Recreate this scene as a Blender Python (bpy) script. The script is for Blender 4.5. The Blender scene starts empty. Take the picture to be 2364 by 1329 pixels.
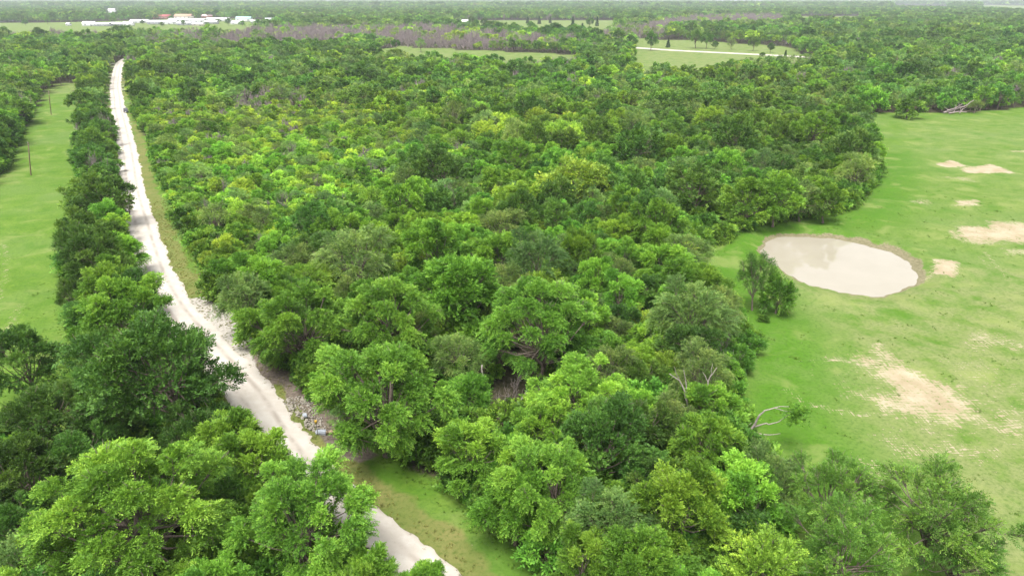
import bpy, math, random
import numpy as np
R_ = math.radians
scn = bpy.context.scene
COL = scn.collection

# ------------------------------------------------------------------ camera
F, HC = 1597.0, 50.0                       # focal length in photo pixels, flying height in metres
PITCH = math.atan((664.5 + 4) / F)
cam = bpy.data.cameras.new('camera'); camo = bpy.data.objects.new('camera', cam); COL.objects.link(camo)
cam.sensor_width = 36.0; cam.lens = 36.0 * F / 2364.0
cam.clip_start = 1.0; cam.clip_end = 40000.0
camo.location = (0, 0, HC); camo.rotation_euler = (math.pi / 2 - PITCH, 0, 0)
scn.camera = camo

# ------------------------------------------------------------------ light: bright overcast
SUN_EL, SUN_ROT = R_(66), R_(200)
w = bpy.data.worlds.new('World'); scn.world = w; w.use_nodes = True
nt = w.node_tree; nt.nodes.clear()
sky = nt.nodes.new('ShaderNodeTexSky'); sky.sky_type = 'NISHITA'; sky.sun_disc = False
sky.sun_elevation = SUN_EL; sky.sun_rotation = SUN_ROT; sky.dust_density = 4.0; sky.air_density = 1.0; sky.ozone_density = 1.0
hs = nt.nodes.new('ShaderNodeHueSaturation'); hs.inputs['Saturation'].default_value = 0.22; hs.inputs['Value'].default_value = 1.0
bg = nt.nodes.new('ShaderNodeBackground'); bg.inputs['Strength'].default_value = 0.085
wo = nt.nodes.new('ShaderNodeOutputWorld')
nt.links.new(sky.outputs[0], hs.inputs['Color']); nt.links.new(hs.outputs[0], bg.inputs[0]); nt.links.new(bg.outputs[0], wo.inputs[0])
sl = bpy.data.lights.new('sun', 'SUN'); sl.energy = 1.5; sl.angle = R_(28); sl.color = (1.0, 0.97, 0.92)
so = bpy.data.objects.new('sun', sl); COL.objects.link(so)
so.rotation_euler = (math.pi / 2 - SUN_EL, 0, math.pi - SUN_ROT)
scn.view_settings.view_transform = 'Standard'; scn.view_settings.look = 'None'
scn.view_settings.gamma = 1.0; scn.view_settings.use_curve_mapping = False
scn.view_settings.exposure = 2.08
scn.render.engine = 'CYCLES'
cy = scn.cycles
cy.max_bounces = 4; cy.diffuse_bounces = 2; cy.glossy_bounces = 2; cy.transmission_bounces = 3
cy.volume_bounces = 0; cy.transparent_max_bounces = 4
cy.caustics_reflective = False; cy.caustics_refractive = False

# ------------------------------------------------------------------ photo pixel -> place
CP, SP = math.cos(PITCH), math.sin(PITCH)
def gp(px, py, z=0.0):
    """where the ray of photo pixel px, py meets height z"""
    x, y = (px - 1182) / F, -(py - 664.5) / F
    t = (z - HC) / (-SP + y * CP)
    return x * t, (CP + y * SP) * t
def pp(X, Y, Z):
    dz = Z - HC; wd = Y * CP - dz * SP
    return 1182 + F * X / wd, 664.5 - F * (Y * SP + dz * CP) / wd, wd
def gpoly(pts):
    return np.array([gp(*p) for p in pts])

# ------------------------------------------------------------------ small maths
def sstep(a, b, x):
    t = np.clip((x - a) / (b - a), 0, 1); return t * t * (3 - 2 * t)
def inside(P, poly):
    x, y = P[:, 0], P[:, 1]; r = np.zeros(len(P), bool); n = len(poly)
    for i in range(n):
        x1, y1 = poly[i]; x2, y2 = poly[(i + 1) % n]
        c = (y1 > y) != (y2 > y)
        if c.any():
            r ^= c & (x < (x2 - x1) * (y - y1) / ((y2 - y1) or 1e-9) + x1)
    return r
def dist_line(P, line, closed=False):
    d = np.full(len(P), 1e9); n = len(line)
    for i in range(n if closed else n - 1):
        a = line[i]; b = line[(i + 1) % n]; ab = b - a
        t = np.clip(((P - a) @ ab) / max(ab @ ab, 1e-9), 0, 1)
        d = np.minimum(d, np.hypot(*(P - a - t[:, None] * ab).T))
    return d
def sdist(P, poly):
    d = dist_line(P, poly, True); return np.where(inside(P, poly), d, -d)
_rs = np.random.RandomState(5)
_ph = _rs.rand(40, 3) * 6.28; _dir = _rs.rand(40) * 6.28
def wob(x, y, lam, k=0):
    """cheap smooth noise, about -1..1"""
    s = 0
    for i in range(5):
        j = (i + 5 * k) % 40; a = _dir[j]; f = 6.28 / (lam * (0.7 + 0.15 * i))
        s = s + np.sin((x * math.cos(a) + y * math.sin(a)) * f + _ph[j, 0] + 1.3 * np.sin((x * math.sin(a) - y * math.cos(a)) * f * 0.6 + _ph[j, 1]))
    return s / 3.0

# ------------------------------------------------------------------ layout of the place
road_right = np.array([gp(*p) for p in [(299, 136), (292, 141), (286, 147), (282, 160), (280, 180), (279, 200), (284, 225), (288, 250), (297, 280), (316, 350), (334, 440),
    (359, 515), (385, 590), (413, 650), (445, 700), (492, 755), (560, 825), (635, 905), (687, 980), (751, 1060), (822, 1130), (900, 1195), (977, 1258), (1040, 1310), (1120, 1380), (1260, 1500)]])
def resample(L, step):
    # Catmull-Rom then even steps
    P = np.vstack([2 * L[0] - L[1], L, 2 * L[-1] - L[-2]]); out = []
    for i in range(1, len(P) - 2):
        p0, p1, p2, p3 = P[i - 1:i + 3]
        for t in np.linspace(0, 1, 24, endpoint=False):
            out.append(0.5 * (2 * p1 + (p2 - p0) * t + (2 * p0 - 5 * p1 + 4 * p2 - p3) * t * t + (3 * p1 - p0 - 3 * p2 + p3) * t ** 3))
    out = np.array(out + [L[-1]]); s = np.r_[0, np.cumsum(np.hypot(*np.diff(out, axis=0).T))]
    u = np.arange(0, s[-1], step)
    return np.c_[np.interp(u, s, out[:, 0]), np.interp(u, s, out[:, 1])]
RW = 5.9
rr = resample(road_right, 1.0)
tang = np.gradient(rr, axis=0); k_ = np.ones(9) / 9
tang = np.c_[np.convolve(np.pad(tang[:, 0], 4, 'edge'), k_, 'valid'), np.convolve(np.pad(tang[:, 1], 4, 'edge'), k_, 'valid')]
tang /= np.hypot(*tang.T)[:, None]
# the line runs from far to near, so the traveller's right hand is the photo's left
nleft = np.c_[tang[:, 1], -tang[:, 0]]
if nleft[len(nleft) // 2, 0] > 0: nleft = -nleft
road_c = rr + nleft * (RW / 2)
road_c_s = road_c[::4]
def road_side(P):
    """signed distance from the road's middle: + on the side of the fenced wood and pond"""
    best = np.full(len(P), 1e9); sg = np.zeros(len(P))
    for i in range(0, len(road_c), 3):
        v = P - road_c[i]; d = np.hypot(v[:, 0], v[:, 1]); m = d < best
        best[m] = d[m]; sg[m] = np.sign(-(v[m] @ nleft[i]))
    return best * sg

POND = (67.4, 134.5, 14.3, 17.0)
def pond_r(x, y):
    dx, dy = (x - POND[0]) / POND[2], (y - POND[1]) / POND[3]
    a = np.arctan2(dy, dx)
    return np.hypot(dx, dy) / (1 + 0.04 * np.sin(3 * a + 1) + 0.022 * np.sin(7 * a) + 0.014 * np.sin(16 * a + 2) + 0.009 * np.sin(37 * a + 1))
creek = np.array([gp(640, 985), gp(735, 968), gp(830, 945), gp(960, 960), gp(1100, 930), gp(1190, 880), gp(1230, 800), gp(1330, 790), gp(1470, 760), gp(1560, 800)])
WATER_Z = -0.55
def hgt(x, y):
    x = np.asarray(x, float); y = np.asarray(y, float)
    P = np.c_[x.ravel(), y.ravel()]
    z = np.zeros(len(P))
    near = (np.abs(P[:, 0]) < 260) & (P[:, 1] < 420)
    Q = P[near]
    if len(Q):
        q = 0.16 * wob(Q[:, 0], Q[:, 1], 26) + 0.05 * wob(Q[:, 0], Q[:, 1], 7, 1)
        dr = dist_line(Q, road_c_s)
        q *= sstep(4, 12, dr)
        r = pond_r(Q[:, 0], Q[:, 1])
        bowl = np.where(r < 1, WATER_Z - 1.0 * (1 - r), WATER_Z + (0.95 + 0.12 * wob(Q[:, 0], Q[:, 1], 5, 2)) * sstep(1.0, 1.3, r))
        q = np.where(r < 1.3, bowl, q + 0.4 * (1 - sstep(1.3, 1.75, r)))
        dc = dist_line(Q, creek)
        q -= 1.7 * (1 - sstep(1.0, 5.0, dc)) * sstep(3.2, 6.5, dr)
        z[near] = q
    return z.reshape(x.shape)
def h1(x, y): return float(hgt(np.array([x]), np.array([y]))[0])

Z = 8.5   # usual height of the canopy that hides a clearing's near side
pasture_l = gpoly([(172, 191), (135, 192), (100, 222), (66, 285), (40, 335), (18, 385), (-40, 440), (-420, 520), (-520, 760), (-200, 1010, 6), (40, 935, 6), (150, 960, 6), (230, 920, 3), (205, 840),
                   (160, 745), (150, 680), (168, 590), (185, 500), (182, 420), (180, 330), (183, 260), (186, 200)])
pasture_r = gpoly([(1985, 263), (2100, 262), (2215, 262), (2300, 256), (2420, 246), (2900, 240), (3500, 600), (3500, 1900), (1760, 1900), (1790, 1250), (1800, 1120), (1735, 1040), (1690, 950),
                   (1690, 880), (1715, 800), (1690, 735), (1640, 690), (1600, 640), (1590, 590), (1650, 562), (1750, 528), (1850, 500), (1935, 492), (1985, 455), (2012, 400), (2014, 352), (2000, 300)])
field_a = gpoly([(862, 117), (920, 108), (1000, 112), (1130, 118), (1230, 122), (1330, 127), (1330, 135, Z), (1150, 137, Z), (1000, 132, Z), (880, 124, Z)])
field_b = gpoly([(1045, 50), (1130, 47), (1420, 47), (1420, 72, Z), (1350, 77, Z), (1250, 69, Z), (1130, 64, Z), (1045, 62, Z)])
field_c = gpoly([(1466, 90), (1590, 93), (1680, 100), (1822, 108), (1840, 123), (1885, 133), (1880, 139, Z), (1720, 139, Z), (1610, 158, Z), (1482, 167, Z), (1466, 130, Z)])
field_d = gpoly([(1840, 37), (1990, 37), (1985, 47, Z), (1850, 47, Z)])
field_e = gpoly([(2060, 12), (2190, 14), (2190, 20, Z), (2060, 17, Z)])
field_f = gpoly([(2262, 12), (2400, 14), (2400, 28, Z), (2270, 21, Z)])
field_g = gpoly([(-60, 54), (120, 52), (215, 51), (340, 47), (450, 41), (600, 46), (660, 52), (560, 64, 13), (300, 67, 13), (215, 69, 13), (-60, 68, 13)])
field_h = gpoly([(235, 26), (280, 26), (275, 38, Z), (245, 38, Z)])
field_i = gpoly([(1640, 5), (1760, 5), (1760, 9, Z), (1640, 9, Z)])
CLEAR = [pasture_l, pasture_r, field_a, field_b, field_c, field_d, field_e, field_f, field_g, field_h, field_i]
verge = gpoly([(293, 150), (290, 180), (292, 205), (302, 250), (322, 290), (350, 350), (372, 420), (398, 490), (428, 560), (462, 640), (490, 690), (545, 745), (610, 825), (665, 890), (745, 955), (800, 990),
               (880, 1045), (1000, 1112), (1100, 1195), (1215, 1290), (1300, 1360), (1500, 1520), (1260, 1500), (1040, 1310), (900, 1195), (751, 1060), (635, 905), (492, 755), (413, 650), (334, 440), (297, 280), (279, 200), (286, 147)])
apron = gpoly([(445, 690), (500, 697), (545, 740), (605, 808), (650, 860), (700, 905), (690, 935), (640, 905), (560, 825), (470, 740)])
gap = gpoly([(1110, 810), (1140, 775), (1205, 785), (1230, 835), (1215, 920), (1175, 960), (1120, 940), (1100, 880)])
bare_zone = [gpoly([(620, 62, Z), (1000, 60, Z), (1150, 75, Z), (1330, 90, Z), (1380, 118), (1100, 116), (860, 106), (640, 96, Z)]),
             gpoly([(1640, 36, Z), (1800, 36, Z), (1820, 52, Z), (1560, 60, Z), (1460, 80, Z), (1500, 50, Z)]),
             gpoly([(20, 66, Z), (240, 66, Z), (260, 86, Z), (20, 84, Z)]), gpoly([(560, 66, Z), (760, 70, Z), (760, 98, Z), (480, 98, Z)])]
half_bare = [gpoly([(300, 66, Z), (560, 64, Z), (480, 102, Z), (330, 96, Z)]), gpoly([(1330, 60, Z), (1480, 56, Z), (1560, 66, Z), (1440, 100, Z)]), gpoly([(1130, 126, Z), (1330, 136, Z), (1330, 150, Z), (1130, 146, Z)]), gpoly([(520, 215, 6), (700, 205, 6), (740, 230, 6), (560, 245, 6)])]

def clear_sd(P):
    s = np.full(len(P), -1e9)
    for c in CLEAR: s = np.maximum(s, sdist(P, c))
    s = np.maximum(s, sdist(P, verge))
    s = np.maximum(s, 1.2 - pond_r(P[:, 0], P[:, 1]))
    return s

# ------------------------------------------------------------------ materials
def nodes(name):
    m = bpy.data.materials.new(name); m.use_nodes = True; t = m.node_tree; t.nodes.clear()
    o = t.nodes.new('ShaderNodeOutputMaterial'); return m, t, o
class G:
    """tiny node-graph helper"""
    def __init__(s, t): s.t = t
    def n(s, ty, **kw):
        x = s.t.nodes.new(ty)
        for k, v in kw.items(): setattr(x, k, v)
        return x
    def put(s, sock, v):
        if hasattr(v, 'links') or isinstance(v, bpy.types.NodeSocket): s.t.links.new(v, sock)
        else: sock.default_value = v
    def math(s, op, a, b=0.0, clamp=False):
        x = s.n('ShaderNodeMath', operation=op); x.use_clamp = clamp; s.put(x.inputs[0], a); s.put(x.inputs[1], b); return x.outputs[0]
    def mix(s, f, a, b, bt='MIX'):
        x = s.n('ShaderNodeMix', data_type='RGBA', blend_type=bt); s.put(x.inputs[0], f)
        s.put(x.inputs[6], a if not isinstance(a, tuple) else (*a[:3], 1)); s.put(x.inputs[7], b if not isinstance(b, tuple) else (*b[:3], 1)); return x.outputs[2]
    def noise(s, vec, scale, detail=4, rough=0.6, dist=0.0):
        x = s.n('ShaderNodeTexNoise'); s.put(x.inputs['Vector'], vec); x.inputs['Scale'].default_value = scale
        x.inputs['Detail'].default_value = detail; x.inputs['Roughness'].default_value = rough; x.inputs['Distortion'].default_value = dist; return x.outputs[0]
    def ramp(s, v, a, b, lo=0.0, hi=1.0):
        x = s.n('ShaderNodeMapRange'); x.interpolation_type = 'SMOOTHSTEP'; s.put(x.inputs[0], v); x.inputs[1].default_value = a; x.inputs[2].default_value = b
        x.inputs[3].default_value = lo; x.inputs[4].default_value = hi; return x.outputs[0]
    def attr(s, name, ty='GEOMETRY'):
        x = s.n('ShaderNodeAttribute', attribute_name=name); x.attribute_type = ty; return x
    def bump(s, h, strength, dist=0.05):
        x = s.n('ShaderNodeBump'); x.inputs['Strength'].default_value = strength; x.inputs['Distance'].default_value = dist; s.put(x.inputs['Height'], h); return x.outputs[0]
    def pos(s): return s.n('ShaderNodeNewGeometry').outputs['Position']
    def scalev(s, v, sc, rot=0.0):
        x = s.n('ShaderNodeMapping'); s.put(x.inputs[0], v); x.inputs['Scale'].default_value = sc; x.inputs['Rotation'].default_value = (0, 0, rot); return x.outputs[0]
    def bsdf(s, col, rough=0.8, spec=0.2, normal=None):
        b = s.n('ShaderNodeBsdfPrincipled'); s.put(b.inputs['Base Color'], (*col[:3], 1) if isinstance(col, tuple) else col); s.put(b.inputs['Roughness'], rough)
        b.inputs['Specular IOR Level'].default_value = spec
        if normal is not None: s.put(b.inputs['Normal'], normal)
        return b.outputs[0]

def plain(name, col, rough=0.7, spec=0.25, scale=3.0, var=0.35, metal=0.0, bump=0.0):
    """a painted or weathered surface: base colour with blotches and fine grain"""
    m, t, o = nodes(name); g = G(t); co = g.n('ShaderNodeTexCoord').outputs['Object']
    n1 = g.noise(co, scale, 5); n2 = g.noise(co, scale * 9, 3)
    f = g.math('ADD', g.math('MULTIPLY', n1, 0.7), g.math('MULTIPLY', n2, 0.3))
    c = g.mix(g.ramp(f, 0.3, 0.7), tuple(v * (1 - var) for v in col), tuple(min(1, v * (1 + var * 0.6)) for v in col))
    sh = g.bsdf(c, rough, spec, g.bump(n2, bump, 0.02) if bump else None)
    if metal: sh.node.inputs['Metallic'].default_value = metal
    t.links.new(sh, o.inputs[0]); return m

def leaf_mat(name, far):
    m, t, o = nodes(name); g = G(t)
    if far: tint = g.attr('tint', 'INSTANCER').outputs['Color']
    else: tint = g.n('ShaderNodeObjectInfo').outputs['Color']
    v = g.attr('leafv').outputs['Fac']
    val = g.ramp(v, 0, 1, 0.62, 1.45)
    c = g.mix(1.0, tint, g.n('ShaderNodeCombineColor').outputs[0], 'MULTIPLY')
    cc = c.node; comb = [l.from_node for l in cc.inputs[7].links][0]
    t.links.new(g.math('MULTIPLY', val, g.ramp(v, 0.15, 1.0, 0.92, 1.22)), comb.inputs[0]); t.links.new(val, comb.inputs[1]); t.links.new(g.math('MULTIPLY', val, 0.95), comb.inputs[2])
    b = g.bsdf(c, 0.55, 0.2)
    tr = g.n('ShaderNodeBsdfTranslucent'); t.links.new(g.mix(1.0, c, (1.25, 1.2, 0.6), 'MULTIPLY'), tr.inputs[0])
    mx = g.n('ShaderNodeMixShader'); mx.inputs[0].default_value = 0.34; t.links.new(b, mx.inputs[1]); t.links.new(tr.outputs[0], mx.inputs[2])
    t.links.new(mx.outputs[0], o.inputs[0]); return m

def bark_mat(name, col, var=0.4):
    m, t, o = nodes(name); g = G(t); co = g.n('ShaderNodeTexCoord').outputs['Object']
    n = g.noise(g.scalev(co, (6, 6, 1.2)), 2.0, 5, 0.7)
    c = g.mix(g.ramp(n, 0.3, 0.7), tuple(v * (1 - var) for v in col), tuple(v * (1 + var) for v in col))
    t.links.new(g.bsdf(c, 0.9, 0.1, g.bump(n, 0.6, 0.05)), o.inputs[0]); return m

M_leaf, M_leaf_far = leaf_mat('leaf', False), leaf_mat('leaf_forest', True)
M_bark = bark_mat('bark_brown_grey', (0.13, 0.105, 0.085))
M_bark_far = M_bark
M_twig = bark_mat('bare_twigs', (0.21, 0.175, 0.165))
M_dead = bark_mat('bleached_dead_wood', (0.225, 0.20, 0.175), 0.35)

def ground_mat():
    m, t, o = nodes('pasture_ground'); g = G(t); p = g.pos()
    A = lambda n: g.attr(n).outputs['Fac']
    n_big = g.noise(p, 0.035, 4); n_mid = g.noise(p, 0.22, 5, 0.65); n_fine = g.noise(p, 1.9, 5, 0.7); n_tuft = g.noise(g.scalev(p, (0.7, 1.5, 1)), 1.3, 3, 0.6)
    grass = g.mix(g.ramp(n_mid, 0.32, 0.7), (0.072, 0.140, 0.017), (0.112, 0.178, 0.031))
    grass = g.mix(g.ramp(n_big, 0.4, 0.65), grass, (0.105, 0.165, 0.044))
    grass = g.mix(g.math('MULTIPLY', A('lush'), g.ramp(n_mid, 0.25, 0.6)), grass, (0.060, 0.140, 0.013))
    grass = g.mix(g.math('MULTIPLY', A('pale'), g.ramp(n_mid, 0.25, 0.62)), grass, (0.165, 0.185, 0.085))
    grass = g.mix(g.ramp(n_fine, 0.40, 0.72, 0.0, 0.6), grass, (0.036, 0.082, 0.012))
    grass = g.mix(g.ramp(n_tuft, 0.66, 0.74, 0.0, 0.55), grass, (0.032, 0.075, 0.012))
    n_pat = g.noise(p, 0.11, 4, 0.6, 0.6)
    grass = g.mix(g.ramp(n_pat, 0.52, 0.68, 0, 0.6), grass, (0.17, 0.20, 0.075))
    grass = g.mix(g.ramp(n_pat, 0.46, 0.34, 0, 0.55), grass, (0.055, 0.125, 0.014))
    grass = g.mix(1.0, grass, (1.03, 1.06, 0.86), 'MULTIPLY')
    dry = g.mix(g.ramp(n_mid, 0.3, 0.7), (0.105, 0.135, 0.032), (0.165, 0.160, 0.055))
    dry = g.mix(g.ramp(n_fine, 0.45, 0.7), dry, (0.075, 0.105, 0.022))
    c = g.mix(g.ramp(g.math('ADD', A('dry'), g.math('MULTIPLY', g.math('SUBTRACT', n_mid, 0.5), 0.9)), 0.3, 0.75), grass, dry)
    litter = g.mix(g.ramp(n_fine, 0.3, 0.7), (0.022, 0.026, 0.012), (0.07, 0.06, 0.035))
    c = g.mix(g.ramp(g.math('ADD', A('forest'), g.math('MULTIPLY', g.math('SUBTRACT', n_mid, 0.5), 0.8)), 0.35, 0.7), c, litter)
    # bare sandy soil, streaked by the plough
    st1 = g.noise(g.scalev(p, (0.55, 4.2, 1), 0.06), 1.0, 4, 0.65); st2 = g.noise(g.scalev(p, (5.5, 0.35, 1), 0.18), 1.0, 3, 0.6)
    sn = g.math('ADD', g.math('ADD', g.math('MULTIPLY', g.math('SUBTRACT', st1, 0.5), 1.1), g.math('MULTIPLY', g.math('SUBTRACT', st2, 0.5), 0.8)), g.math('MULTIPLY', g.math('SUBTRACT', n_fine, 0.5), 0.7))
    soil = g.mix(g.ramp(n_mid, 0.3, 0.7), (0.265, 0.215, 0.135), (0.35, 0.305, 0.215))
    soil = g.mix(g.ramp(n_fine, 0.5, 0.8, 0, 0.5), soil, (0.24, 0.18, 0.11))
    c = g.mix(g.ramp(g.math('ADD', A('soil'), g.math('MULTIPLY', sn, 1.6)), 0.5, 0.64), c, soil)
    mud = g.mix(g.ramp(n_fine, 0.3, 0.7), (0.115, 0.105, 0.055), (0.20, 0.18, 0.11))
    c = g.mix(g.ramp(g.math('ADD', g.math('ADD', A('mud'), g.math('MULTIPLY', g.math('SUBTRACT', n_fine, 0.5), 1.1)), g.math('MULTIPLY', g.math('SUBTRACT', n_mid, 0.5), 1.2)), 0.46, 0.72), c, mud)
    gr = g.mix(g.ramp(n_fine, 0.3, 0.7), (0.27, 0.245, 0.21), (0.40, 0.375, 0.33))
    c = g.mix(g.ramp(g.math('ADD', A('gravel'), g.math('MULTIPLY', g.math('SUBTRACT', n_mid, 0.5), 1.0)), 0.42, 0.66), c, gr)
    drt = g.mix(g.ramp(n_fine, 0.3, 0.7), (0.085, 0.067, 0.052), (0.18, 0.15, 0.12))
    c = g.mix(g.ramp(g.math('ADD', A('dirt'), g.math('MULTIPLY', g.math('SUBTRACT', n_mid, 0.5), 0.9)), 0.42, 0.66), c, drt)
    c = g.mix(1.0, c, (0.84, 0.84, 0.84), 'MULTIPLY')
    hh = g.math('ADD', n_fine, g.math('MULTIPLY', n_tuft, 0.8))
    t.links.new(g.bsdf(c, 0.95, 0.08, g.bump(hh, 0.5, 0.12)), o.inputs[0]); return m

def road_mat():
    m, t, o = nodes('caliche_gravel'); g = G(t); p = g.pos(); u = g.attr('across').outputs['Fac']
    n1 = g.noise(p, 0.3, 5, 0.65); n2 = g.noise(p, 4.0, 5, 0.75)
    tr = g.math('ABSOLUTE', g.math('SUBTRACT', g.math('ABSOLUTE', u), 0.42))
    c = g.mix(g.ramp(n1, 0.3, 0.7), (0.46, 0.425, 0.375), (0.56, 0.53, 0.485))
    c = g.mix(g.math('MULTIPLY', g.ramp(tr, 0.0, 0.22, 0.9, 0.0), g.ramp(n1, 0.35, 0.6)), c, (0.33, 0.29, 0.25))
    c = g.mix(g.ramp(n2, 0.52, 0.8, 0, 0.55), c, (0.34, 0.31, 0.27))
    e = g.math('ADD', g.math('ABSOLUTE', u), g.math('MULTIPLY', g.math('SUBTRACT', n1, 0.5), 0.8))
    c = g.mix(1.0, c, (0.70, 0.69, 0.675), 'MULTIPLY')
    c = g.mix(g.ramp(e, 0.9, 1.2, 0, 0.75), c, (0.25, 0.215, 0.175))
    t.links.new(g.bsdf(c, 0.95, 0.1, g.bump(n2, 0.5, 0.04)), o.inputs[0]); return m

def water_mat():
    m, t, o = nodes('muddy_water'); g = G(t); p = g.pos()
    n = g.noise(p, 0.12, 3); c = g.mix(n, (0.215, 0.194, 0.148), (0.27, 0.248, 0.20))
    b = g.bsdf(c, 0.04, 0.5, g.bump(g.noise(p, 2.2, 3), 0.02, 0.05)); b.node.inputs['IOR'].default_value = 1.33
    t.links.new(b, o.inputs[0]); return m
M_ground, M_road, M_water = ground_mat(), road_mat(), water_mat()

# ------------------------------------------------------------------ mesh helpers
def mk_mesh(name, V, Q, mat=None, attrs=None, smooth=False, tri=False, matidx=None):
    me = bpy.data.meshes.new(name); V = np.asarray(V, np.float32); Q = np.asarray(Q, np.int32); k = Q.shape[1]
    me.vertices.add(len(V)); me.vertices.foreach_set('co', V.ravel())
    me.loops.add(Q.size); me.loops.foreach_set('vertex_index', Q.ravel())
    me.polygons.add(len(Q)); me.polygons.foreach_set('loop_start', np.arange(0, Q.size, k, dtype=np.int32)); me.polygons.foreach_set('loop_total', np.full(len(Q), k, np.int32))
    if smooth: me.polygons.foreach_set('use_smooth', np.ones(len(Q), bool))
    for mt in (mat if isinstance(mat, (list, tuple)) else [mat] if mat else []): me.materials.append(mt)
    if matidx is not None: me.polygons.foreach_set('material_index', np.asarray(matidx, np.int32))
    for k2, v in (attrs or {}).items():
        a = me.attributes.new(k2, 'FLOAT', 'POINT'); a.data.foreach_set('value', np.asarray(v, np.float32))
    me.update(calc_edges=True); me.validate(); return me
def obj(name, me, parent=None, loc=None):
    o = bpy.data.objects.new(name, me); COL.objects.link(o)
    if parent is not None: o.parent = parent
    if loc is not None: o.location = loc
    return o
def tag(o, label=None, cat=None, group=None, kind=None):
    for k, v in (('label', label), ('category', cat), ('group', group), ('kind', kind)):
        if v: o[k] = v
    return o
def empty(name, loc, rz=0.0):
    o = bpy.data.objects.new(name, None); COL.objects.link(o); o.location = loc; o.rotation_euler.z = rz; o.empty_display_size = 0.3; return o

class TB:
    """collects tubes, boxes and free quads"""
    def __init__(s): s.V = []; s.Q = []; s.n = 0
    def add(s, V, Q):
        s.V.append(np.asarray(V, float)); s.Q.append(np.asarray(Q, int) + s.n); s.n += len(V)
    def tube(s, pts, rad, k=5, cap=True):
        pts = np.asarray(pts, float); n = len(pts); t = np.gradient(pts, axis=0); t /= np.linalg.norm(t, axis=1)[:, None] + 1e-9
        ref = np.array([1, 0, 0]) if abs(t[0, 0]) < 0.8 else np.array([0, 1, 0])
        a = np.cross(t, ref); a /= np.linalg.norm(a, axis=1)[:, None] + 1e-9; b = np.cross(t, a)
        th = np.arange(k) * 2 * math.pi / k; rad = np.broadcast_to(rad, n)
        V = pts[:, None] + rad[:, None, None] * (a[:, None] * np.cos(th)[None, :, None] + b[:, None] * np.sin(th)[None, :, None])
        i = np.arange(n - 1)[:, None] * k; j = np.arange(k)[None]; j2 = (j + 1) % k
        Q = np.stack([i + j, i + j2, i + k + j2, i + k + j], -1).reshape(-1, 4)
        V = V.reshape(-1, 3)
        if cap:
            V = np.vstack([V, pts[-1]]); e = n * k; o = (n - 1) * k
            Q = np.vstack([Q, [[o + j, o + (j + 1) % k, e, e] for j in range(0)] or np.zeros((0, 4), int)])
            top = [[o + jj, o + (jj + 1) % k, o + (jj + 2) % k, e] for jj in range(0, k - 1, 2)]
            Q = np.vstack([Q, top])
        s.add(V, Q)
    def box(s, c, d, rz=0.0, taper=1.0, rx=0.0):
        x, y, z = np.array(d) / 2
        V = np.array([[-x, -y, -z], [x, -y, -z], [x, y, -z], [-x, y, -z], [-x * taper, -y * taper, z], [x * taper, -y * taper, z], [x * taper, y * taper, z], [-x * taper, y * taper, z]])
        if rx: cx, sx = math.cos(rx), math.sin(rx); V = V @ np.array([[1, 0, 0], [0, cx, sx], [0, -sx, cx]])
        cz, sz = math.cos(rz), math.sin(rz); V = V @ np.array([[cz, sz, 0], [-sz, cz, 0], [0, 0, 1]]) + np.array(c)
        s.add(V, [[0, 3, 2, 1], [4, 5, 6, 7], [0, 1, 5, 4], [1, 2, 6, 5], [2, 3, 7, 6], [3, 0, 4, 7]])
    def mesh(s, name, mat, smooth=False): return mk_mesh(name, np.vstack(s.V), np.vstack(s.Q), mat, smooth=smooth)
    def build(s, name, mat, parent=None, loc=None, smooth=False): return obj(name, s.mesh(name, mat, smooth), parent, loc)

# ------------------------------------------------------------------ ground, road, pond, far lane
def axis(lo, hi, step, out, grow):
    a = list(np.arange(lo, hi, step)); s = step
    while a[-1] < out: s *= grow; a.append(a[-1] + s)
    s = step; b = []; x = lo
    while x > -out: s *= grow; x -= s; b.append(x)
    return np.array(b[::-1] + a)
gx = axis(-125, 150, 1.05, 11000, 1.075)
gy = axis(24, 215, 1.05, 11000, 1.06); gy = gy[gy > -400]
GX, GY = np.meshgrid(gx, gy); P = np.c_[GX.ravel(), GY.ravel()]
csd = clear_sd(P); side = road_side(P); rd = np.abs(side)
wv = wob(P[:, 0], P[:, 1], 9, 3)
forest = 1 - sstep(-3.0, 1.5, csd + 1.2 * wv); forest *= sstep(3.0, 6.5, rd + 0.6 * wv)
dry = sstep(2.0, 3.2, side) * (1 - sstep(5.2, 7.5, side + 0.8 * wv)) * (sdist(P, verge) > -3) * 0.95
dry = np.maximum(dry, 0.85 * (side < -2.0) * (side > -4.0))
wz = 1.6 * wob(P[:, 0], P[:, 1], 11, 6) + 0.9 * wob(P[:, 0], P[:, 1], 4.5, 7)
def blob(pts, soft): return sstep(-soft * 1.5, soft * 1.2, sdist(P, gpoly(pts)) + wz * soft * 0.35)
soil = np.zeros(len(P))
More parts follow.
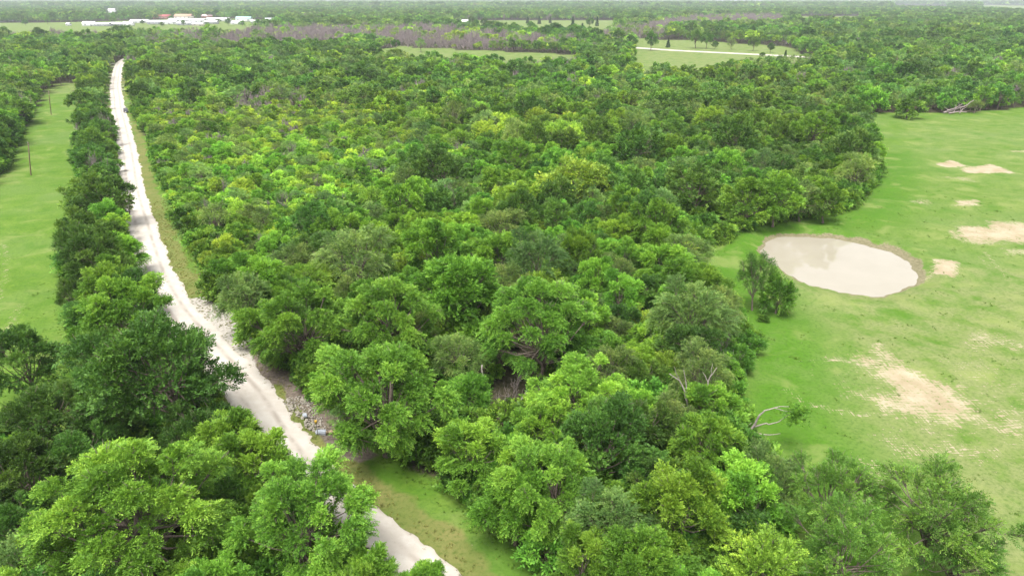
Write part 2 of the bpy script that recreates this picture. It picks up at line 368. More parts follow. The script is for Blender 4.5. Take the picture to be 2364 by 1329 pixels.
for pts, soft, s_ in [([(1990, 830), (2060, 825), (2170, 880), (2260, 935), (2260, 960), (2150, 960), (2030, 945), (2035, 890)], 4.5, 0.86), ([(2160, 895), (2330, 960), (2300, 1010), (2150, 970)], 4.0, 0.62), ([(1900, 835), (2120, 830), (2364, 790), (2420, 1000), (2300, 1070), (2060, 1010)], 5.0, 0.3),
                      ([(2195, 530), (2290, 515), (2500, 520), (2500, 560), (2240, 560)], 3.0, 0.85), ([(2160, 380), (2200, 370), (2225, 383), (2190, 388)], 1.5, 0.95), ([(2215, 388), (2290, 380), (2345, 400), (2230, 398)], 1.5, 0.95),
                      ([(2160, 405), (2250, 410), (2250, 420), (2170, 412)], 1.5, 0.5), ([(2165, 607), (2205, 605), (2212, 625), (2190, 642), (2160, 635)], 1.5, 0.98), ([(2205, 463), (2255, 463), (2255, 475), (2205, 475)], 1.3, 0.8),
                      ([(2030, 1020), (2300, 1030), (2340, 1060), (2050, 1050)], 3.0, 0.5), ([(2220, 780), (2330, 755), (2364, 800), (2240, 815)], 3.0, 0.5), ([(1985, 1060), (2080, 1060), (2080, 1150), (1985, 1140)], 3.0, 0.45),
                      ([(2100, 460), (2145, 460), (2145, 472), (2100, 470)], 1.5, 0.55), ([(2330, 345), (2420, 345), (2420, 352), (2330, 352)], 1.5, 0.7), ([(2320, 575), (2400, 575), (2400, 590), (2320, 588)], 1.5, 0.6)]:
    soil = np.maximum(soil, s_ * blob(pts, soft))
for pts, wd, s_ in [([(1820, 905), (1870, 935), (1960, 955), (2080, 962), (2240, 960), (2364, 950)], 0.9, 0.42), ([(1910, 830), (2000, 835), (2080, 835)], 1.0, 0.5), ([(6, 560), (14, 590), (12, 640), (0, 690)], 0.7, 0.42),
                    ([(10, 760), (30, 740), (50, 700)], 0.7, 0.45), ([(2270, 580), (2300, 610), (2320, 640)], 0.6, 0.45), ([(2000, 670), (2090, 655), (2150, 635)], 0.9, 0.55), ([(2260, 590), (2285, 620)], 0.6, 0.4)]:
    soil = np.maximum(soil, s_ * (1 - sstep(wd * 0.5, wd * 1.6, dist_line(P, gpoly(pts)))))
pr = pond_r(P[:, 0], P[:, 1])
ang = np.arctan2(P[:, 1] - POND[1], P[:, 0] - POND[0])
mudw = 0.03 + 0.17 * np.clip(np.cos(ang - 0.25), 0, 1) ** 2 + 0.09 * np.clip(np.sin(ang), 0, 1) + 0.035 * wob(P[:, 0], P[:, 1], 6, 2)
mud = np.where(pr < 1, 1.0, 1 - sstep(0.3, 1.0, (pr - 1) / np.maximum(0.02, mudw * 1.3)))
lush = sstep(0.0, 4.0, csd) * (1 - sstep(6, 26, csd)) * (P[:, 1] < 240) * (P[:, 0] > 0)
lush = np.maximum(lush, (1 - sstep(1.25, 1.9, pr)))
pale = sstep(8, 30, csd) * (P[:, 0] > 40) * (P[:, 1] < 130) + 0.35 * sstep(8, 20, csd) * (P[:, 0] > 40) + 0.8 * (P[:, 1] > 400)
pale = np.clip(pale, 0, 1)
gravel = np.maximum((1 - sstep(2.4, 3.5, rd)) * 0.7, 1.3 * blob([(445, 688), (500, 697), (545, 740), (605, 808), (640, 850), (650, 905), (560, 825), (470, 740)], 1.4))
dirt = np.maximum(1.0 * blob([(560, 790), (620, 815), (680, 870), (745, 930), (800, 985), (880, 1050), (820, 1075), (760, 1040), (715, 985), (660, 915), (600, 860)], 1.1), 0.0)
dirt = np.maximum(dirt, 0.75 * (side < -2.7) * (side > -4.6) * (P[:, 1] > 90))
ny, nx = GX.shape; ii = (np.arange(ny - 1)[:, None] * nx + np.arange(nx - 1)[None]).ravel()
ground = obj('ground', mk_mesh('ground', np.c_[P, hgt(P[:, 0], P[:, 1])], np.c_[ii, ii + 1, ii + nx + 1, ii + nx], M_ground,
             dict(forest=forest, dry=dry, soil=soil, mud=mud, lush=lush, pale=pale, gravel=gravel, dirt=dirt), smooth=True))
tag(ground, 'green pasture and woodland floor with sandy bare patches', 'ground', kind='structure')

def strip(name, C, N, W, prof, mat, edge=0.25, lift=0.0, seed=1):
    rs = np.random.RandomState(seed); n = len(C); us = np.array([-1.16, -1.0, -0.72, -0.4, 0, 0.4, 0.72, 1.0, 1.16]); V = []; ac = []
    eL = np.convolve(rs.randn(n + 4), np.ones(3) / 3, 'same')[:n] * edge; eR = np.convolve(rs.randn(n + 4), np.ones(3) / 3, 'same')[:n] * edge
    eL += 0.35 * edge / 0.25 * np.sin(np.arange(n) * 0.21 + seed) * 0.4; eR += 0.14 * np.sin(np.arange(n) * 0.17 + 2)
    base = hgt(C[:, 0], C[:, 1])
    for u in us:
        off = u * W / 2 + (eL if u < 0 else eR) * abs(u) ** 3
        xy = C + N * off[:, None]; V.append(np.c_[xy, base + prof(abs(u)) + lift]); ac.append(np.full(n, u))
    V = np.stack(V, 1).reshape(-1, 3); ac = np.stack(ac, 1).ravel(); k = len(us)
    i = (np.arange(n - 1)[:, None] * k + np.arange(k - 1)[None]).ravel()
    return obj(name, mk_mesh(name, V, np.c_[i, i + 1, i + k + 1, i + k], mat, dict(across=ac), smooth=True))
fine = resample(np.vstack([road_c[::6], road_c[-1]]), 0.6); ft = np.gradient(fine, axis=0); ft /= np.hypot(*ft.T)[:, None]; fn = np.c_[-ft[:, 1], ft[:, 0]]
road = strip('gravel_road', fine, fn, RW, lambda a: 0.16 - 0.12 * a ** 2 if a < 1.1 else -0.06, M_road)
tag(road, 'white gravel road winding through the woods', 'road', kind='structure')
lane = resample(gpoly([(1440, 108), (1466, 110.5), (1560, 117), (1700, 124), (1800, 129), (1890, 134), (1960, 138)]), 8.0); lt = np.gradient(lane, axis=0); lt /= np.hypot(*lt.T)[:, None]
tag(strip('gravel_lane', lane, np.c_[-lt[:, 1], lt[:, 0]], 13.0, lambda a: 0.5 - 0.3 * a if a < 1.1 else -0.06, M_road, edge=0.3, seed=4), 'straight white gravel lane crossing the far field', 'road', kind='structure')

th = np.linspace(0, 2 * math.pi, 97)[:-1]; Vw = [[POND[0], POND[1], WATER_Z]] + [[POND[0] + 1.1 * POND[2] * math.cos(a), POND[1] + 1.1 * POND[3] * math.sin(a), WATER_Z] for a in th]
Qw = [[0, 1 + j, 1 + (j + 1) % 96] for j in range(96)]
tag(obj('pond_water', mk_mesh('pond_water', Vw, Qw, M_water)), 'milky brown still water of the round stock pond', 'pond', kind='structure')

# ------------------------------------------------------------------ tree shapes
def unit(v): return v / (np.linalg.norm(v, axis=-1, keepdims=True) + 1e-9)
def grow(rs, p, d, L, r, depth, out, spread=0.6, up=0.15, seg=4, kids=(2, 3)):
    pts = [p]; d = unit(np.array(d, float))
    for i in range(seg):
        d = unit(d + rs.randn(3) * 0.16 + np.array([0, 0, up * 0.4])); pts.append(pts[-1] + d * L / seg)
    rad = np.linspace(r, r * 0.6, seg + 1); out.append((np.array(pts), rad))
    if depth > 0:
        for k in range(rs.randint(kids[0], kids[1] + 1)):
            a = rs.randint(max(1, seg - 2), seg + 1)
            nd = unit(d + rs.randn(3) * spread + np.array([0, 0, up])); grow(rs, pts[a], nd, L * rs.uniform(0.58, 0.8), r * 0.58, depth - 1, out, spread, up, seg, kids)

def leaves(rs, pos, dirn, k, L, ll, lw, droop=0.25, flat=0.6, tip=0.35, extra=None):
    """k pointed leaves on each spray; returns verts, quads, leafv"""
    n = len(pos); t = (np.arange(k) + 0.4) / k
    up = np.array([0, 0, 1.0]); nrm = unit(up * flat + rs.randn(n, 3) * 0.45 + dirn * 0.25)
    sidev = unit(np.cross(dirn, nrm)); nrm = unit(np.cross(sidev, dirn))
    Ls = L * rs.uniform(0.7, 1.25, n)
    base = pos[:, None] + dirn[:, None] * (t[None] * Ls[:, None])[..., None]
    base[..., 2] -= droop * Ls[:, None] * t[None] ** 2
    sgn = np.where(np.arange(k) % 2 == 0, 1, -1)[None, :, None]
    ld = unit(dirn[:, None] * (0.35 + 0.5 * t)[None, :, None] + sidev[:, None] * sgn * (0.95 - 0.45 * t)[None, :, None] + rs.randn(n, k, 3) * 0.22 - up * 0.12)
    ln = unit(nrm[:, None] + rs.randn(n, k, 3) * 0.38); sd = unit(np.cross(ln, ld))
    l = ll * rs.uniform(0.7, 1.25, (n, k, 1)); wv_ = lw * rs.uniform(0.75, 1.2, (n, k, 1))
    v0 = base; v2 = base + ld * l; mid = base + ld * l * 0.45 + np.cross(ld, sd) * (l * 0.06)
    V = np.stack([v0, mid + sd * wv_ / 2, v2, mid - sd * wv_ / 2], 2).reshape(-1, 3)
    Q = np.arange(len(V)).reshape(-1, 4)
    lv = np.clip(rs.rand(n, 1) * 0.5 + rs.rand(n, k) * 0.3 + (0 if extra is None else extra[:, None]) + tip * t[None] ** 2 * 0.6 - 0.05, 0, 1)
    return V, Q, np.repeat(lv.ravel(), 4)

def tree_shape(seed, H=10.0, R=5.0, base=0.28, lobes=18, lr=(0.26, 0.42), sprays=2200, k=12, ll=0.28, lw=0.15, sl=0.8, droop=0.25, low=-0.45, trunk_r=0.22, open_=0.0, zr=None, limb_k=6, flat=0.6, keep_in=0.16):
    """trunk with limbs (TB) and leaf arrays for a broadleaf tree"""
    rs = np.random.RandomState(seed); zc = H * (base + (1 - base) * 0.46); Rz = zr or H * (1 - base) * 0.52
    C = []; ga = 2.39996
    for i in range(lobes):
        z = low + (1 - low) * ((i + 0.5) / lobes) ** 0.85; rr_ = math.sqrt(max(0, 1 - z * z)); a = i * ga + rs.uniform(-0.4, 0.4)
        m = (rs.uniform(0.5, 0.8) if i % 3 else rs.uniform(0.72, 0.93)) if i % 4 else rs.uniform(0.25, 0.5)
        C.append([R * rr_ * math.cos(a) * m * rs.uniform(0.85, 1.15), R * rr_ * math.sin(a) * m * rs.uniform(0.85, 1.15), zc + Rz * z * (m + 0.08)])
    C = np.array(C); rad = R * rs.uniform(lr[0], lr[1], lobes)
    # skeleton
    tb = TB(); fork = H * base * rs.uniform(0.85, 1.1); lean = rs.randn(2) * 0.03 * H
    ft_ = np.array([lean[0], lean[1], fork]); top = np.array([lean[0] * 2, lean[1] * 2, zc + Rz * 0.35])
    tb.tube([[0, 0, -0.4], [0, 0, 0.25], ft_ * [0.5, 0.5, 0.6], ft_, (ft_ + top) / 2 + [rs.randn() * 0.2, rs.randn() * 0.2, 0], top], np.array([1.6, 1.15, 0.92, 0.8, 0.5, 0.15]) * trunk_r, 7)
    for i in range(lobes):
        s0 = ft_ + (top - ft_) * rs.uniform(0, 0.55); c = C[i]; mid = s0 * 0.45 + c * 0.55 + rs.randn(3) * 0.25 - [0, 0, 0.25]
        r0 = trunk_r * rs.uniform(0.3, 0.5); tb.tube([s0, s0 * 0.8 + mid * 0.2 + [0, 0, 0.1], mid, c], [r0, r0 * 0.85, r0 * 0.55, r0 * 0.2], 5)
        for j in range(limb_k):
            dd = unit(rs.randn(3) + unit(c - [0, 0, zc * 0.8]) * 0.8); tb.tube([mid * 0.4 + c * 0.6, c + dd * rad[i] * 0.5 + rs.randn(3) * 0.1, c + dd * rad[i] * 0.95], [r0 * 0.3, r0 * 0.2, 0.012], 3)
    # sprays
    n_l = np.maximum(3, (sprays * rad ** 2 / (rad ** 2).sum()).astype(int)); pos = []; dr = []; tn_ = []; lob_t = rs.uniform(-0.28, 0.28, lobes); sq = rs.uniform(0.8, 1.25, (lobes, 3)) * [1, 1, 0.85]
    for i in range(lobes):
        n = n_l[i]; d = unit(rs.randn(n, 3) + np.array([0, 0, 0.6])); q = rs.uniform(0.0, 1, n) ** 0.3 * 0.95
        # knobbly lobe: push by a few bumps
        bumps = unit(rs.randn(5, 3)); bb = (np.clip((d @ bumps.T - 0.6) / 0.4, 0, 1)).max(1); q *= 0.76 + 0.42 * bb
        if open_: q *= 1; ok = rs.rand(n) > open_ * (1 - bb); d, q = d[ok], q[ok]
        p = C[i] + d * (q * rad[i])[:, None] * sq[i]; tn_.append(np.full(len(d), lob_t[i]))
        out_ = unit(p - np.array([0, 0, zc - 0.3 * Rz]))
        pos.append(p); dr.append(unit(d * 0.65 + out_ * 0.75 + rs.randn(len(d), 3) * 0.35 + [0, 0, 0.05]))
    pos = np.vstack(pos); dr = np.vstack(dr); tn_ = np.concatenate(tn_)
    e = np.linalg.norm((pos - [0, 0, zc]) / [R, R, Rz], axis=1); ok = (e > 0.55) | (rs.rand(len(e)) < keep_in)
    pos, dr, tn_ = pos[ok], dr[ok], tn_[ok]; ok = pos[:, 2] > 0.5; pos, dr, tn_ = pos[ok], dr[ok], tn_[ok]
    return tb, leaves(rs, pos - dr * sl * 0.5, dr, k, sl, ll, lw, droop, flat, extra=tn_)

def cone_shape(seed, H=8.0, R=2.2, sprays=1400, k=9, ll=0.22, lw=0.1, sl=0.6):
    rs = np.random.RandomState(seed); tb = TB(); tb.tube([[0, 0, -0.3], [0, 0, H * 0.5], [0, 0, H * 0.97]], [0.17, 0.1, 0.01], 6)
    z = rs.rand(sprays) ** 1.3 * 0.97; a = rs.rand(sprays) * 6.283; rr_ = R * (1 - z) ** 0.75 * (0.75 + 0.25 * np.sin(a * 5 + z * 20)) * rs.uniform(0.5, 1, sprays) ** 0.5
    pos = np.c_[rr_ * np.cos(a), rr_ * np.sin(a), 0.3 + z * H * 0.97]; d = unit(np.c_[np.cos(a), np.sin(a), np.full(sprays, 0.45)] + rs.randn(sprays, 3) * 0.3)
    for i in range(14):
        zz = 0.5 + i / 14 * H * 0.75; aa = i * 2.4; tb.tube([[0, 0, zz], [math.cos(aa) * R * 0.7 * (1 - i / 15), math.sin(aa) * R * 0.7 * (1 - i / 15), zz + 0.5]], [0.04, 0.01], 3)
    return tb, leaves(rs, pos - d * sl * 0.5, d, k, sl, ll, lw, 0.1, 0.35)

def bare_shape(seed, H=9.0, depth=5, r=0.2, kids=(2, 3), spread=0.5):
    rs = np.random.RandomState(seed); out = []
    for i in range(rs.randint(2, 4)): grow(rs, np.array([0, 0, -0.2 if i == 0 else 0.1]), [rs.randn() * 0.25, rs.randn() * 0.25, 1], H * 0.3, r * (1 if i == 0 else 0.7), depth, out, spread, 0.22, 3, kids)
    z = max(p[:, 2].max() for p, _ in out); tb = TB()
    tw = TB()
    for p, rad in out:
        p = p * [1, 1, H / z]
        (tb if rad[0] > r * 0.25 else tw).tube(p, np.maximum(rad, 0.014), 5 if rad[0] > 0.05 else 3, cap=False)
    return tb, tw

# shape library: HI for the near trees, MID for the middle distance, FAR for the rest
def P_(**k): return k
KINDS = {
    'elm':  [P_(lobes=30, ll=0.215, lw=0.105, sl=0.85, sprays=5600, k=12, lr=(0.16, 0.29), base=0.14, low=-0.8), P_(lobes=24, ll=0.21, lw=0.105, sl=0.9, sprays=5200, k=12, R=4.6, base=0.12, low=-0.85, lr=(0.18, 0.31)), P_(lobes=36, ll=0.205, lw=0.1, sl=0.8, sprays=5800, k=12, R=5.2, lr=(0.14, 0.26), base=0.14, low=-0.75), P_(lobes=18, ll=0.21, lw=0.105, sl=0.85, sprays=4900, k=12, R=4.2, base=0.14, low=-0.8)],
    'pecan': [P_(H=14.0, R=7.6, lobes=52, lr=(0.12, 0.22), ll=0.21, lw=0.088, sl=0.85, sprays=11500, k=13, base=0.12, low=-0.75, droop=0.55, trunk_r=0.34), P_(H=13.0, R=7.2, lobes=44, lr=(0.13, 0.24), ll=0.21, lw=0.092, sl=0.8, sprays=10800, k=13, base=0.10, low=-0.85, droop=0.35, trunk_r=0.32)],
    'oak':  [P_(lobes=26, ll=0.20, lw=0.11, sl=0.62, sprays=4200, k=10, lr=(0.2, 0.36), base=0.2, droop=0.1), P_(lobes=20, ll=0.20, lw=0.12, sl=0.6, sprays=4000, k=10, R=4.7, base=0.16, low=-0.7, droop=0.1)],
    'hack': [P_(lobes=24, ll=0.17, lw=0.075, sl=0.95, sprays=3000, k=14, lr=(0.2, 0.36), base=0.16, droop=0.5, low=-0.7), P_(lobes=18, ll=0.18, lw=0.08, sl=0.9, sprays=2900, k=14, base=0.18, droop=0.45, R=4.6)],
    'lime': [P_(H=8.0, R=4.6, lobes=20, ll=0.24, lw=0.12, sl=0.9, sprays=2300, k=11, open_=0.25, base=0.2), P_(H=8.0, R=4.2, lobes=15, ll=0.24, lw=0.12, sl=0.9, sprays=2100, k=11, open_=0.3, base=0.22)],
    'mesq': [P_(H=8.5, R=5.2, lobes=30, lr=(0.15, 0.25), ll=0.17, lw=0.065, sl=0.85, sprays=2700, k=14, open_=0.4, base=0.15, low=-0.5, droop=0.35, keep_in=0.9, limb_k=9), P_(H=8.5, R=5.0, lobes=26, lr=(0.15, 0.26), ll=0.17, lw=0.065, sl=0.9, sprays=2500, k=14, open_=0.45, base=0.16, droop=0.4, keep_in=0.9, limb_k=9)],
    'bush': [P_(H=3.0, R=2.0, lobes=14, lr=(0.3, 0.45), ll=0.2, lw=0.1, sl=0.55, sprays=900, k=10, base=0.02, low=-0.8, trunk_r=0.06, limb_k=3), P_(H=2.6, R=1.9, lobes=11, lr=(0.32, 0.48), ll=0.2, lw=0.1, sl=0.55, sprays=800, k=10, base=0.02, low=-0.8, trunk_r=0.06, limb_k=3)],
}
DIM = {k: [(p.get('H', 10.0), p.get('R', 5.0)) for p in v] for k, v in KINDS.items()}
DIM['cedar'] = [(8.0, 2.2)]; DIM['bare'] = [(9.0, 3.6), (9.0, 3.6)]
TR, CR, FO = {}, {}, {}        # trunk mesh, crown mesh, joined mesh for the forest   keys: (kind, variant, lod)
def put(key, tb, L, lod_forest):
    kn = key[0]
    TR[key] = mk_mesh(f'{kn}_trunk', np.vstack(tb.V), np.vstack(tb.Q), M_bark, smooth=True)
    CR[key] = mk_mesh(f'{kn}_crown', L[0], L[1], M_leaf, dict(leafv=L[2]))
    if lod_forest:
        Vt, Qt = np.vstack(tb.V), np.vstack(tb.Q)
        FO[key] = mk_mesh(f'{kn}_forest', np.vstack([L[0], Vt]), np.vstack([L[1], Qt + len(L[0])]), [M_leaf_far, M_bark], dict(leafv=np.r_[L[2], np.zeros(len(Vt))]), matidx=np.r_[np.zeros(len(Q_ := L[1])), np.ones(len(Qt))])
sd = 11
for kn, vs in KINDS.items():
    for vi, p in enumerate(vs):
        sd += 1
        put((kn, vi, 0), *tree_shape(sd, **p), False)
        m = dict(p, sprays=int(p['sprays'] * 0.45), k=7, ll=p['ll'] * 1.6, lw=p['lw'] * 1.75, limb_k=2); put((kn, vi, 1), *tree_shape(sd, **m), True)
        if kn not in ('bush', 'pecan'):
            f = dict(p, sprays=int(p['sprays'] * 0.11), k=4, ll=p['ll'] * 3.2, lw=p['lw'] * 4.2, sl=p['sl'] * 1.3, limb_k=0, lobes=max(9, p['lobes'] // 2), open_=0); put((kn, vi, 2), *tree_shape(sd, **f), True)
put(('cedar', 0, 0), *cone_shape(5), False); put(('cedar', 0, 1), *cone_shape(5, sprays=700, k=5, ll=0.4, lw=0.22), True); put(('cedar', 0, 2), *cone_shape(5, sprays=180, k=4, ll=0.8, lw=0.5), True)
for vi in (0, 1):
    tb, tw = bare_shape(60 + vi); key = ('bare', vi, 1)
    TR[key] = tb.mesh('bare_trunk', M_twig, True); CR[key] = tw.mesh('bare_crown', M_twig)
    tb2, tw2 = bare_shape(60 + vi, depth=4, r=0.42, kids=(3, 3)); tb2.V += tw2.V; 
    allq = [q for q in tb2.Q] + [q + tb2.n for q in tw2.Q]
    FO[('bare', vi, 2)] = mk_mesh('bare_forest', np.vstack(tb2.V), np.vstack(allq), M_twig)
    FO[('bare', vi, 1)] = FO[('bare', vi, 2)]

TINT = {'elm': (0.128, 0.272, 0.030), 'pecan': (0.130, 0.275, 0.035), 'oak': (0.074, 0.163, 0.026), 'hack': (0.135, 0.235, 0.062), 'lime': (0.235, 0.390, 0.046), 'mesq': (0.118, 0.255, 0.040), 'bush': (0.098, 0.218, 0.026), 'cedar': (0.036, 0.080, 0.020), 'bare': (0.2, 0.17, 0.16)}
def tint_of(kind, rs, mul=1.0):
    c = np.array(TINT[kind]); v = rs.uniform(0.74, 1.32) * mul; hshift = rs.uniform(-0.14, 0.16)
    return (min(1, c[0] * v * (1 + hshift)), c[1] * v, c[2] * v * (1 - 0.5 * hshift), 1.0)

NAME = {'elm': 'broadleaf_tree', 'pecan': 'broadleaf_tree', 'oak': 'dark_oak_tree', 'hack': 'grey_green_tree', 'lime': 'yellow_green_tree', 'mesq': 'feathery_tree', 'bush': 'bush', 'cedar': 'cedar_tree', 'bare': 'leafless_tree'}
LOOK = {'elm': 'bright green broadleaf tree', 'oak': 'dark green dense-crowned tree', 'hack': 'dull grey-green soft-leaved tree', 'lime': 'pale yellow-green airy tree', 'mesq': 'feathery fine-leaved green tree', 'bush': 'low green bush', 'cedar': 'dark conical cedar', 'bare': 'leafless grey-brown tree'}
SHORT = {'elm': 'green broadleaf tree', 'oak': 'dark dense tree', 'hack': 'grey-green tree', 'lime': 'yellow-green tree', 'bare': 'leafless tree', 'mesq': 'feathery tree', 'cedar': 'cedar', 'bush': 'bush'}
placed = []      # x, y, crown radius, height
def add_tree(kind, x, y, s, rs, label, group=None, var=None, mul=1.0, lod=None, tint=None, sz=None):
    d = math.hypot(y, x)
    lod = (0 if d < 150 else 1) if lod is None else lod
    var = rs.randint(len(DIM[kind])) if var is None else var
    key = (kind, var, lod)
    if key not in TR: key = (kind, var, 1)
    e = empty(NAME[kind], (x, y, h1(x, y)), rs.uniform(0, 6.28)); e.scale = (s * rs.uniform(0.86, 1.16), s * rs.uniform(0.86, 1.16), s * (sz or rs.uniform(0.82, 1.25)))
    t_ = obj('trunk', TR[key], e); c = obj('crown', CR[key], e); c.color = tint or tint_of(kind, rs, mul)
    tag(e, label, 'bush' if kind == 'bush' else 'tree', group)
    H_, R0 = DIM[kind][var]; placed.append((x, y, R0 * s, H_ * s)); return e

# ------------------------------------------------------------------ the trees that can be told apart in the photo
# crown middle in the photo (px, py), crown width in px, kind, variant, label, brightness
rs = np.random.RandomState(77)
SIG = [
 (300, 1185, 470, 'pecan', 0, 'largest round-crowned light green tree beside the gravel road', 1.18),
 (75, 1290, 230, 'hack', 0, 'dull grey-green tree next to the largest round light green crown', 0.95),
 (700, 1190, 340, 'pecan', 1, 'bright green tree spreading over the gravel road edge', 1.12),
 (585, 1065, 215, 'elm', 1, 'bright green tree between the dark oak and the rock pile', 1.0),
 (845, 1330, 150, 'elm', 3, 'small bright green tree beside the exposed stretch of road', 1.15),
 (985, 1340, 120, 'elm', 3, 'small light green treetop at the very road edge', 1.1),
 (360, 860, 340, 'oak', 0, 'very large dark oak leaning over the gravel road', 0.95),
 (285, 720, 210, 'elm', 0, 'broad bright green tree where the road bends', 0.95),
 (45, 830, 190, 'oak', 1, 'dark tree standing at the near corner of the grass strip', 0.9),
 (110, 960, 200, 'oak', 0, 'dark tree in the clump below the grass strip', 0.8),
 (225, 985, 170, 'oak', 1, 'dark tree squeezed between the clump and the very large oak', 0.75),
 (45, 1090, 210, 'oak', 1, 'darkest tree beside the largest round light green crown', 0.7),
 (450, 1010, 180, 'oak', 0, 'dark low tree under the very large oak', 0.7),
 (275, 575, 100, 'elm', 3, 'yellowish bright green tree in the row along the road', 1.45),
 (200, 570, 150, 'oak', 0, 'spreading dark tree reaching over the grass strip', 0.95),
 (245, 650, 150, 'elm', 1, 'mid green tree in the row just before the road bend', 0.85),
 (240, 450, 120, 'oak', 1, 'dark scrubby tree in the row opposite the dry verge', 0.95),
 (560, 690, 140, 'hack', 1, 'rounded green tree behind the gravel turnout', 1.05),
 (690, 740, 250, 'pecan', 1, 'big bright green tree above the gravel turnout', 0.95),
 (900, 740, 270, 'pecan', 0, 'big bright green tree between the turnout tree and the tall trunk', 1.0),
 (880, 900, 330, 'pecan', 1, 'large bright green tree hanging over the rock pile', 1.05),
 (1060, 660, 190, 'elm', 3, 'tall bright green tree with its trunk showing above the creek gap', 1.05),
 (1240, 720, 290, 'pecan', 0, 'wide green tree with bare lower limbs above the creek gap', 1.0),
 (1335, 900, 235, 'pecan', 1, 'brilliant light green vine-hung tree in the creek gap', 1.5),
 (1085, 1030, 170, 'elm', 1, 'light green tree beside the shaded verge', 1.1),
 (1270, 1115, 280, 'pecan', 1, 'tall light green tree in front of the creek gap', 1.15),
 (1190, 1150, 185, 'elm', 3, 'bright green tree overhanging the shaded verge', 1.05),
 (1400, 1210, 200, 'hack', 1, 'grey-green leafy tree beside the tall light green one', 1.0),
 (1350, 1285, 190, 'elm', 1, 'mid green tree at the foot of the shaded verge', 0.9),
 (1480, 1305, 210, 'elm', 3, 'mid green tree next to the dark hollow', 0.85),
 (1520, 1130, 150, 'oak', 1, 'dark tree beside the yellowish round tree', 0.8),
 (1480, 985, 170, 'oak', 0, 'dark tree behind the brilliant light green one', 0.75),
 (1640, 1025, 200, 'elm', 2, 'green tree below the white forked dead tree', 0.9),
 (1715, 1140, 235, 'elm', 1, 'yellowish green round tree at the pasture edge', 1.25),
 (1770, 1315, 230, 'lime', 0, 'yellow-green tree among the feathery pasture trees', 1.0),
 (1930, 1130, 290, 'mesq', 0, 'feathery tree standing in the pasture by the yellowish round tree', 1.0),
 (2160, 1180, 330, 'mesq', 1, 'widest feathery tree out in the sandy pasture', 0.95),
 (1960, 1270, 340, 'mesq', 1, 'feathery tree between the yellow-green tree and the widest one', 1.0),
 (2230, 1290, 230, 'mesq', 0, 'small feathery tree beside the widest feathery one', 0.95),
 (1625, 860, 190, 'hack', 0, 'grey-green tree behind the white forked dead tree', 1.0),
 (1590, 730, 190, 'hack', 1, 'loose grey-green tree at the pasture edge across from the pond', 1.05),
 (1540, 610, 130, 'elm', 0, 'bright green round tree beside the pond clearing', 1.15),
 (1620, 650, 110, 'elm', 3, 'mid green tree next to the bright round one by the pond', 0.95),
 (1670, 720, 100, 'hack', 0, 'pale grey-green shrubby tree near the pond bush', 1.1),
 (1330, 385, 210, 'lime', 0, 'large yellow-green round crown rising above the wood', 0.85),
 (1010, 395, 135, 'oak', 0, 'solitary dark round oak crown amid lighter trees', 0.85),
 (1190, 360, 110, 'elm', 2, 'bright green crown between the dark oak and the yellow-green crown', 1.0),
 (1520, 510, 150, 'elm', 2, 'large mid green crown at the corner of the pond clearing', 0.8),
 (1600, 430, 130, 'oak', 0, 'dark crown behind the pond clearing corner', 1.1),
 (1725, 455, 120, 'elm', 1, 'green tree behind the pond', 0.9),
 (1795, 450, 110, 'elm', 3, 'light green tree second from the wooded point behind the pond', 1.0),
 (1910, 455, 95, 'elm', 1, 'mid green tree at the very tip of the wooded point', 0.85),
 (1855, 450, 105, 'hack', 0, 'wide grey-green tree at the point of the wood behind the pond', 0.95),
 (1965, 345, 105, 'oak', 1, 'dark tree at the outer corner of the wood facing the pasture', 0.9),
 (1880, 300, 110, 'elm', 2, 'bright tree behind the outer corner of the wood', 0.95),
 (1480, 335, 120, 'oak', 0, 'dark tree with pale snags in the wood behind the yellow-green crown', 1.1),
 (1700, 310, 120, 'oak', 1, 'dark spreading crown in the middle of the wood behind the pond', 1.05),
 (590, 640, 150, 'elm', 1, 'light green tree at the bend of the verge', 1.05),
 (820, 590, 190, 'hack', 0, 'grey-green willowy crown in the middle of the lot', 1.15),
 (1000, 560, 170, 'elm', 1, 'mid green crown behind the tall trunk', 0.95),
 (1150, 590, 150, 'elm', 0, 'mid green crown before the grey brush tangle', 0.9),
 (322, 212, 58, 'oak', 1, 'dark low tree reaching over the road beyond the parked vehicle', 0.8),
 (1460, 440, 120, 'oak', 1, 'dark slim crown beside the yellow-green one', 1.1),
]
used_sig = []
for (px, py, wpx, kind, var, label, mul) in SIG:
    H_, R0 = DIM[kind][var]; s = 1.0
    for it in range(6):
        x, y = gp(px, py, 0.60 * H_ * s); wd = pp(x, y, 0.60 * H_ * s)[2]; s = (wpx * wd / F) / (2 * R0 * 0.98)
    s = min(max(s, 0.45), 1.75)
    add_tree(kind, x, y, s, rs, label, var=var, sz=1.0, tint=tuple(np.array(TINT[kind]) * mul * [rs.uniform(0.93, 1.1), 1, 1]) + (1.0,))
